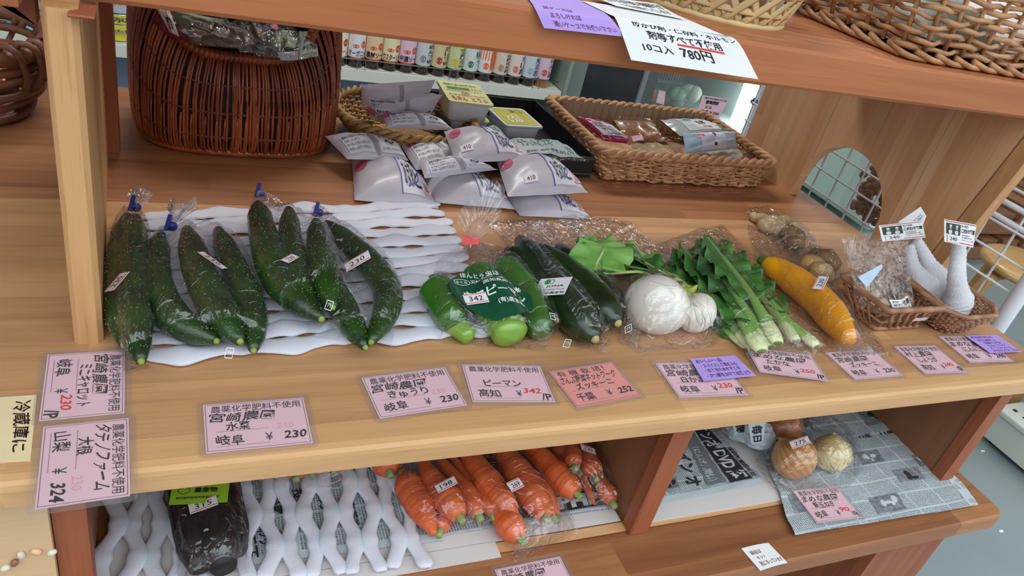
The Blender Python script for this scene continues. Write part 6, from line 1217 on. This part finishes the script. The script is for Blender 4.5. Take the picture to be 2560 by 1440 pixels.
tn, SN = paper('newspaper', 'wide open newspaper spread under the onions with photos and columns', [(1870, 1035), (2218, 985), (2446, 1264), (1986, 1338)], Z0, [('photo', (.70, .10, .93, .27)), ('photo', (.52, .48, .66, .58)), ('photo', (.84, .56, .99, .66)), ('photo', (.66, .66, .82, .76)), ('photo', (.44, .83, .60, .95)), ('photo', (.04, .72, .18, .86)), ('black', '市川市の選管', (.62, .03, .86, .07), .02), ('black', '12版', (.60, .34, .68, .37), .02), ('black', '11版', (.74, .34, .84, .37), .02), ('black', '調べに', (.30, .10, .36, .22), .02, 1), ('blank', (.945, .0, 1., 1))], wav=.0022, fr=5, edge=lambda u, v: .02*np.clip((u-.9)/.1, 0, 1)*np.clip(1-v*1.3, 0, 1))
# crumpled paper wads
def wad(label, px, s, seed, txt):
    r = np.random.default_rng(seed); c = at(*px, z=ZL+.03); t = thing('crumpled_newspaper', label, 'newspaper', c-[0, 0, .024], 0, 'crumpled newspaper'); k = 26; th, ph = np.meshgrid(np.linspace(0, 2*PI, k), np.linspace(0, PI, 16)); a = r.uniform(0, 6, 6)
    R = s*(1+.22*np.abs(np.sin(2*th+a[0]+3*np.sin(ph*2+a[1])))+.15*np.abs(np.sin(5*ph+a[2]+2*th))-.1); R[:, -1] = R[:, 0]; G = np.stack([c[0]+R*np.sin(ph)*np.cos(th), c[1]+R*np.sin(ph)*np.sin(th), c[2]+R*np.cos(ph)*.75], -1); b = MB(); b.grid(G, 0, True); b.sm = [False]*len(b.sm); b.build('crumpled_sheet', m_newsb, t)
    S = quad(at(px[0]-22, px[1]-24, y=c[1]-s*1.25), at(px[0]+20, px[1]-30, y=c[1]-s*1.25), at(px[0]+16, px[1]+22, y=c[1]-s*1.25), at(px[0]-14, px[1]+26, y=c[1]-s*1.25)); b = MB(); sheet(b, S, 3, 3, thick=.0005); b.build('folded_flap', m_newsb, t); b = MB(); ink(b, S, txt, .15, .1, .85, .9, 0, .0006, .03, rot=1); b.build('headline', m_nink, t)
wad('crumpled newspaper showing 新聞 in the right compartment', (1850, 1062), .026, 1, '新聞'); wad('crumpled newspaper tucked beside the onion bag', (1893, 1085), .024, 2, '毎日')
t = thing('brown_paper_scrap', 'torn brown paper between the newspapers at the back', 'paper', at(1815, 1055, z=ZL+.02)); S = pillow(*A4([(1800, 1035), (1835, 1030), (1832, 1075), (1812, 1082)], [.59, .59, .57, .57]), .012, .003, 3); b = MB(); sheet(b, S, 10, 10); b.build('scrap', mat('brown_kraft', '8f735c', .7, vary=.2, vscale=60), t)
# foam net
m_foam2 = m_foam
foam_net('foam_net_sheet', 'white foam net pulled open over newspaper on the lower shelf', [(1000, 1120), (1072, 1418), (215, 1490), (285, 1150)], ZL+.0065, 15, .088, .0160, .0205, .008, 'foam nets', 3, rag=.03)
# dark roots bag
m_bur = mat('dark_earthy_root', '1d1518', .55, bump=.6, bscale=70, col2='120d10', vscale=24)
for k, (pts, r0) in enumerate([([(455, 1150), (470, 1280), (500, 1420)], .019), ([(505, 1150), (530, 1290), (560, 1420)], .022), ([(548, 1150), (568, 1260), (592, 1380)], .018)]):
    long_veg('dark_root', ['dark earthy root on the left in the organic bag', 'dark earthy root in the middle of the organic bag', 'dark earthy root on the right in the organic bag'][k], 'root vegetable', pts, ZL+.0145, r0, m_bur, 'dark roots in the organic bag', 'dr', 0, [.7, .95, 1, 1, 1, .95, .6], None, 1, k)
BD = bag('root_bag', 'clear bag of dark roots with lime green label and 315 sticker', [(425, 1140), (432, 1250), (440, 1380), (450, 1470)], [(575, 1110), (600, 1220), (612, 1320), (628, 1430)], ALLS['dr'], ZL+.0145, m_film, None, seed=20, wr=.003, fr=5)
S = on_bag(BD, (504, 1206), .058, .058, -8); b = MB(); sheet(b, S, 8, 8, eps=.0006); l = b.build('lime_label', mat('lime_label', '8fb52c', .5), BD['t']); b = MB(); ink(b, S, '有機', .42, .50, .66, .62, 0, .0012, .02); ink(b, S, '農産物', .40, .64, .80, .76, 0, .0012, .02); ink(b, S, '有機登録認定機関 認定番号', .1, .84, .85, .89, 0, .0012); stroke(b, S, [(.12+.1+.1*math.cos(a), .70+.07*math.sin(a)) for a in th[:24] if True] if False else [(.22+.1*math.cos(a), .70+.07*math.sin(a)) for a in np.linspace(0, 6.28, 24)], .01, .0012); b.build('label_print', m_ink, l)
sticker(BD, (508, 1262), '315', 8, .028, .0145)
# ---- carrots
m_car = m_or; m_cstem = mat('carrot_crown', '93a063', .6, vary=.3, vscale=60)
CR = lambda pts, key, label, rad, seed, lift=0, prof=None: long_veg('carrot', label, 'carrot', pts, Z0, rad, m_car, 'carrots on the lower shelf', key, 0, prof or [.16, .40, .58, .72, .84, .94, 1.02, 1.0, .58], None, 2, seed, lift, 18, m_cstem, .0058, bumps=.03, rings=44)
CR([(1085, 1335), (1058, 1280), (1030, 1230), (1008, 1190)], 'cc', 'plump carrot lying tip forward at the left of the 198 bag', .0185, 1, prof=[.2, .5, .75, .9, 1, 1.02, 1, .9, .5])
CR([(1040, 1120), (1075, 1190), (1110, 1235), (1148, 1290)], 'cc', 'carrot crossing the middle of the 198 bag under the sticker', .0175, 2, .014)
CR([(1072, 1115), (1125, 1180), (1165, 1230), (1195, 1286)], 'cc', 'slim carrot right of the middle in the 198 bag', .0125, 3, .012)
CR([(1105, 1110), (1160, 1180), (1200, 1230), (1232, 1284)], 'cc', 'slim long carrot at the right side of the 198 bag', .0105, 4, .010)
CR([(1150, 1240), (1120, 1280), (1105, 1305), (1100, 1325)], 'cc', 'short carrot low at the front of the 198 bag', .011, 5)
CR([(1160, 1110), (1200, 1180), (1248, 1240), (1290, 1290)], 'cd', 'thick carrot at the left of the 269 bag', .0185, 6, .012, prof=[.5, .7, .85, .95, 1, 1, .9, .6, .3])
CR([(1232, 1090), (1280, 1160), (1320, 1220), (1362, 1290)], 'cd', 'large pale carrot in the middle of the 269 bag', .0195, 7, .012, prof=[.5, .66, .8, .9, 1, 1.03, 1.0, .85, .5])
CR([(1190, 1180), (1230, 1240), (1265, 1300), (1300, 1345)], 'cd', 'carrot reaching furthest forward with its crown at the board edge', .0175, 8, .002)
CR([(1260, 1110), (1310, 1170), (1350, 1230), (1385, 1290)], 'cd', 'carrot half hidden at the right of the 269 bag', .0150, 9)
CR([(1300, 1085), (1345, 1135), (1395, 1190), (1440, 1232)], 'ce', 'thick carrot at the left of the right hand carrot bag', .0180, 10, .004, prof=[.4, .62, .75, .86, .95, 1.02, 1.04, .95, .6])
CR([(1370, 1060), (1395, 1100), (1418, 1140), (1445, 1175)], 'ce', 'red carrot at the back of the right hand carrot bag', .0170, 11, .004, prof=[.6, .8, .9, 1, 1, 1, .9, .7, .3])
CR([(1410, 1065), (1425, 1100), (1432, 1130), (1435, 1165)], 'ce', 'small pale carrot on top with its green crown forward', .0115, 12, .030)
CR([(1440, 1075), (1460, 1120), (1475, 1155), (1488, 1190)], 'ce', 'medium carrot right of the small pale one', .0135, 13, .018)
CR([(1455, 1130), (1485, 1180), (1510, 1220), (1530, 1255)], 'ce', 'carrot against the divider at the far right of the bag', .0120, 14)
CR([(1487, 1262), (1475, 1235), (1460, 1205), (1448, 1180)], 'ce', 'thin carrot tip pointing forward under the right hand bag', .0070, 15)
for k, (x0, x1, rr) in enumerate([((668, 1110), (655, 1182), .014), ((700, 1110), (690, 1178), .012), ((742, 1105), (740, 1186), .015), ((792, 1100), (782, 1178), .013), ((838, 1100), (836, 1172), .014)]):
    CR([x0, ((x0[0]+x1[0])/2, (x0[1]+x1[1])/2), x1], 'ca', ['leftmost carrot end under the shelf edge behind the net', 'second carrot end from the left under the shelf edge', 'middle carrot end under the shelf edge', 'fourth carrot end from the left under the shelf edge', 'fifth carrot end from the left under the shelf edge'][k], rr, 20+k, .012)
CR([(930, 1085), (955, 1130), (972, 1178)], 'cb', 'single large carrot end right of the foam net under the edge', .0175, 30, .006)
m_cf = m_film
bag('carrot_bag', 'clear carrot bag behind the foam net under the shelf edge', [(620, 1100), (628, 1160), (635, 1208), (640, 1228)], [(880, 1070), (876, 1130), (866, 1180), (860, 1216)], ALLS['ca'], Z0+.006, m_cf, 'carrot bags', seed=30, wr=.003)
BC = bag('carrot_bag', 'clear carrot bag with sticker 198', [(985, 1140), (985, 1210), (1030, 1300), (1072, 1345)], [(1140, 1090), (1190, 1190), (1245, 1270), (1262, 1312)], ALLS['cc'], Z0, m_cf, 'carrot bags', seed=31, wr=.003); sticker(BC, (1115, 1212), '198', 8, .024, .0125)
BD2 = bag('carrot_bag', 'clear carrot bag with sticker 269 hanging over the board edge', [(1130, 1120), (1175, 1220), (1240, 1320), (1290, 1405)], [(1300, 1070), (1360, 1170), (1415, 1260), (1450, 1330)], ALLS['cd'], Z0, m_cf, 'carrot bags', seed=32, wr=.003); sticker(BD2, (1287, 1217), '269', 25, .024, .0125)
BE = bag('carrot_bag', 'clear carrot bag rightmost beside the divider', [(1290, 1080), (1340, 1150), (1400, 1230), (1430, 1262)], [(1460, 1040), (1510, 1130), (1548, 1220), (1562, 1276)], ALLS['ce'], Z0, m_cf, 'carrot bags', seed=33, wr=.003); sticker(BE, (1467, 1132), '230', -15, .022, .011)
# ---- onions
m_on = mat('brown_onion_skin', 'd29c5e', .35, col2='c58a4a', vscale=60, coat=.35, stretch=(1, 1, .15), bump=.1, bscale=90); m_onw = mat('pale_onion_skin', 'e2d6a8', .35, col2='d4bc80', vscale=20, coat=.35, stretch=(1, 1, .2)); m_ond = mat('russet_onion_skin', 'b06a3a', .35, col2='96532a', vscale=50, coat=.3, stretch=(1, 1, .2))
m_ons = mat('onion_stripe', 'b77c40', .35, coat=.35); m_onws = mat('pale_stripe', 'd0b87c', .35, coat=.35); m_onds = mat('russet_stripe', '9c5a30', .35, coat=.3)
def onion(px, r0, ax, label, m, ms):
    c = at(*px, z=Z0+r0*.95); t = thing('onion', label, 'onion', c-[0, 0, r0], 0, 'onions in the clear bag'); s = np.linspace(0, PI, 24); pr = [(r0*math.sin(q)*(1-.06*max(0, -math.cos(q))), -r0*.93*math.cos(q)) for q in s]; pr = [p for p in pr[:-3]]+[(r0*.20, r0*.93), (r0*.10, r0*.98), (r0*.07, r0*1.07), (r0*.02, r0*1.09)]
    b = MB(); b.lathe(pr, c, 64, ax=ax); rs = np.random.default_rng(int(px[1])); st2 = (rs.random(64) < .3).astype(int); b.m = [int(st2[i % 64]) for i in range(len(b.f))]; b.build('skin', [m, ms], t); A = np.array(ax, float); A /= np.linalg.norm(A); b = MB(); rg = np.random.default_rng(int(px[0])); e = c-A*r0*.93
    for _ in range(14): d = rg.normal(0, 1, 3); d -= A*(d@A); d /= np.linalg.norm(d); b.tube(np.array([e, e-A*.003+d*.003, e-A*.004+d*.006]), .0004, 4)
    b.build('root_hairs', mat('dry_root', '8a7048', .8), t, kind='stuff'); ALLS.setdefault('on', []).append((*c, r0))
onion((1985, 1143), .034, (-.5, .65, .5), 'golden onion at the front left of the bag with fine stripes', m_on, m_ons); onion((2078, 1132), .0305, (.15, .5, .8), 'pale peeled-looking onion at the right of the bag', m_onw, m_onws); onion((1955, 1064), .033, (.2, -.3, .9), 'russet onion at the back of the bag', m_ond, m_onds)
BO = bag('onion_bag', 'clear bag around the three onions', [(1880, 1045), (1880, 1110), (1905, 1190), (1950, 1230)], [(2070, 1030), (2135, 1080), (2160, 1160), (2120, 1222)], ALLS['on'], Z0+.001, m_film, None, seed=40, wr=.003); sticker(BO, (2000, 1105), '275', -8, .026, .012)
# ---- shells on the pale board at the lower left
for k, (x, y, col_, lb) in enumerate([(14, 1420, 'd9d0bc', 'lowest whitish shell at the left edge'), (36, 1407, '8a5c44', 'brown shell between two white ones'), (53, 1388, 'd0c8b4', 'pale shell above the brown one'), (91, 1379, 'e0b890', 'peach coloured shell in the middle'), (130, 1381, 'dcd8c4', 'white shell nearest the reddish post')]):
    c = at(x, y, y=.4925); s = np.linspace(0, PI, 10); b = MB(); rr = .0042; b.lathe([(rr*.72*math.sin(q), -rr*math.cos(q)) for q in s], c, 10, ax=(math.cos(k), .1, math.sin(k)+.4)); o = b.build('cowrie_shell', mat('shell_'+col_, col_, .3, coat=.4), None, lb+' on the pale board', None, 'shell', 'small shells on the pale board')
# small debris on floor
for k, (x, y) in enumerate([(2503, 1328), (2457, 1128)]):
    c = at(x, y, z=.0005); b = MB(); b.box(c[0]-.008, c[0]+.006, c[1]-.003, c[1]+.003, .0002, .002); b.build('paper_scrap', m_white, None, ['white paper scrap on the floor below the shelf corner', 'tiny white scrap on the floor near the white base'][k], None, 'scrap', 'scraps on the floor')
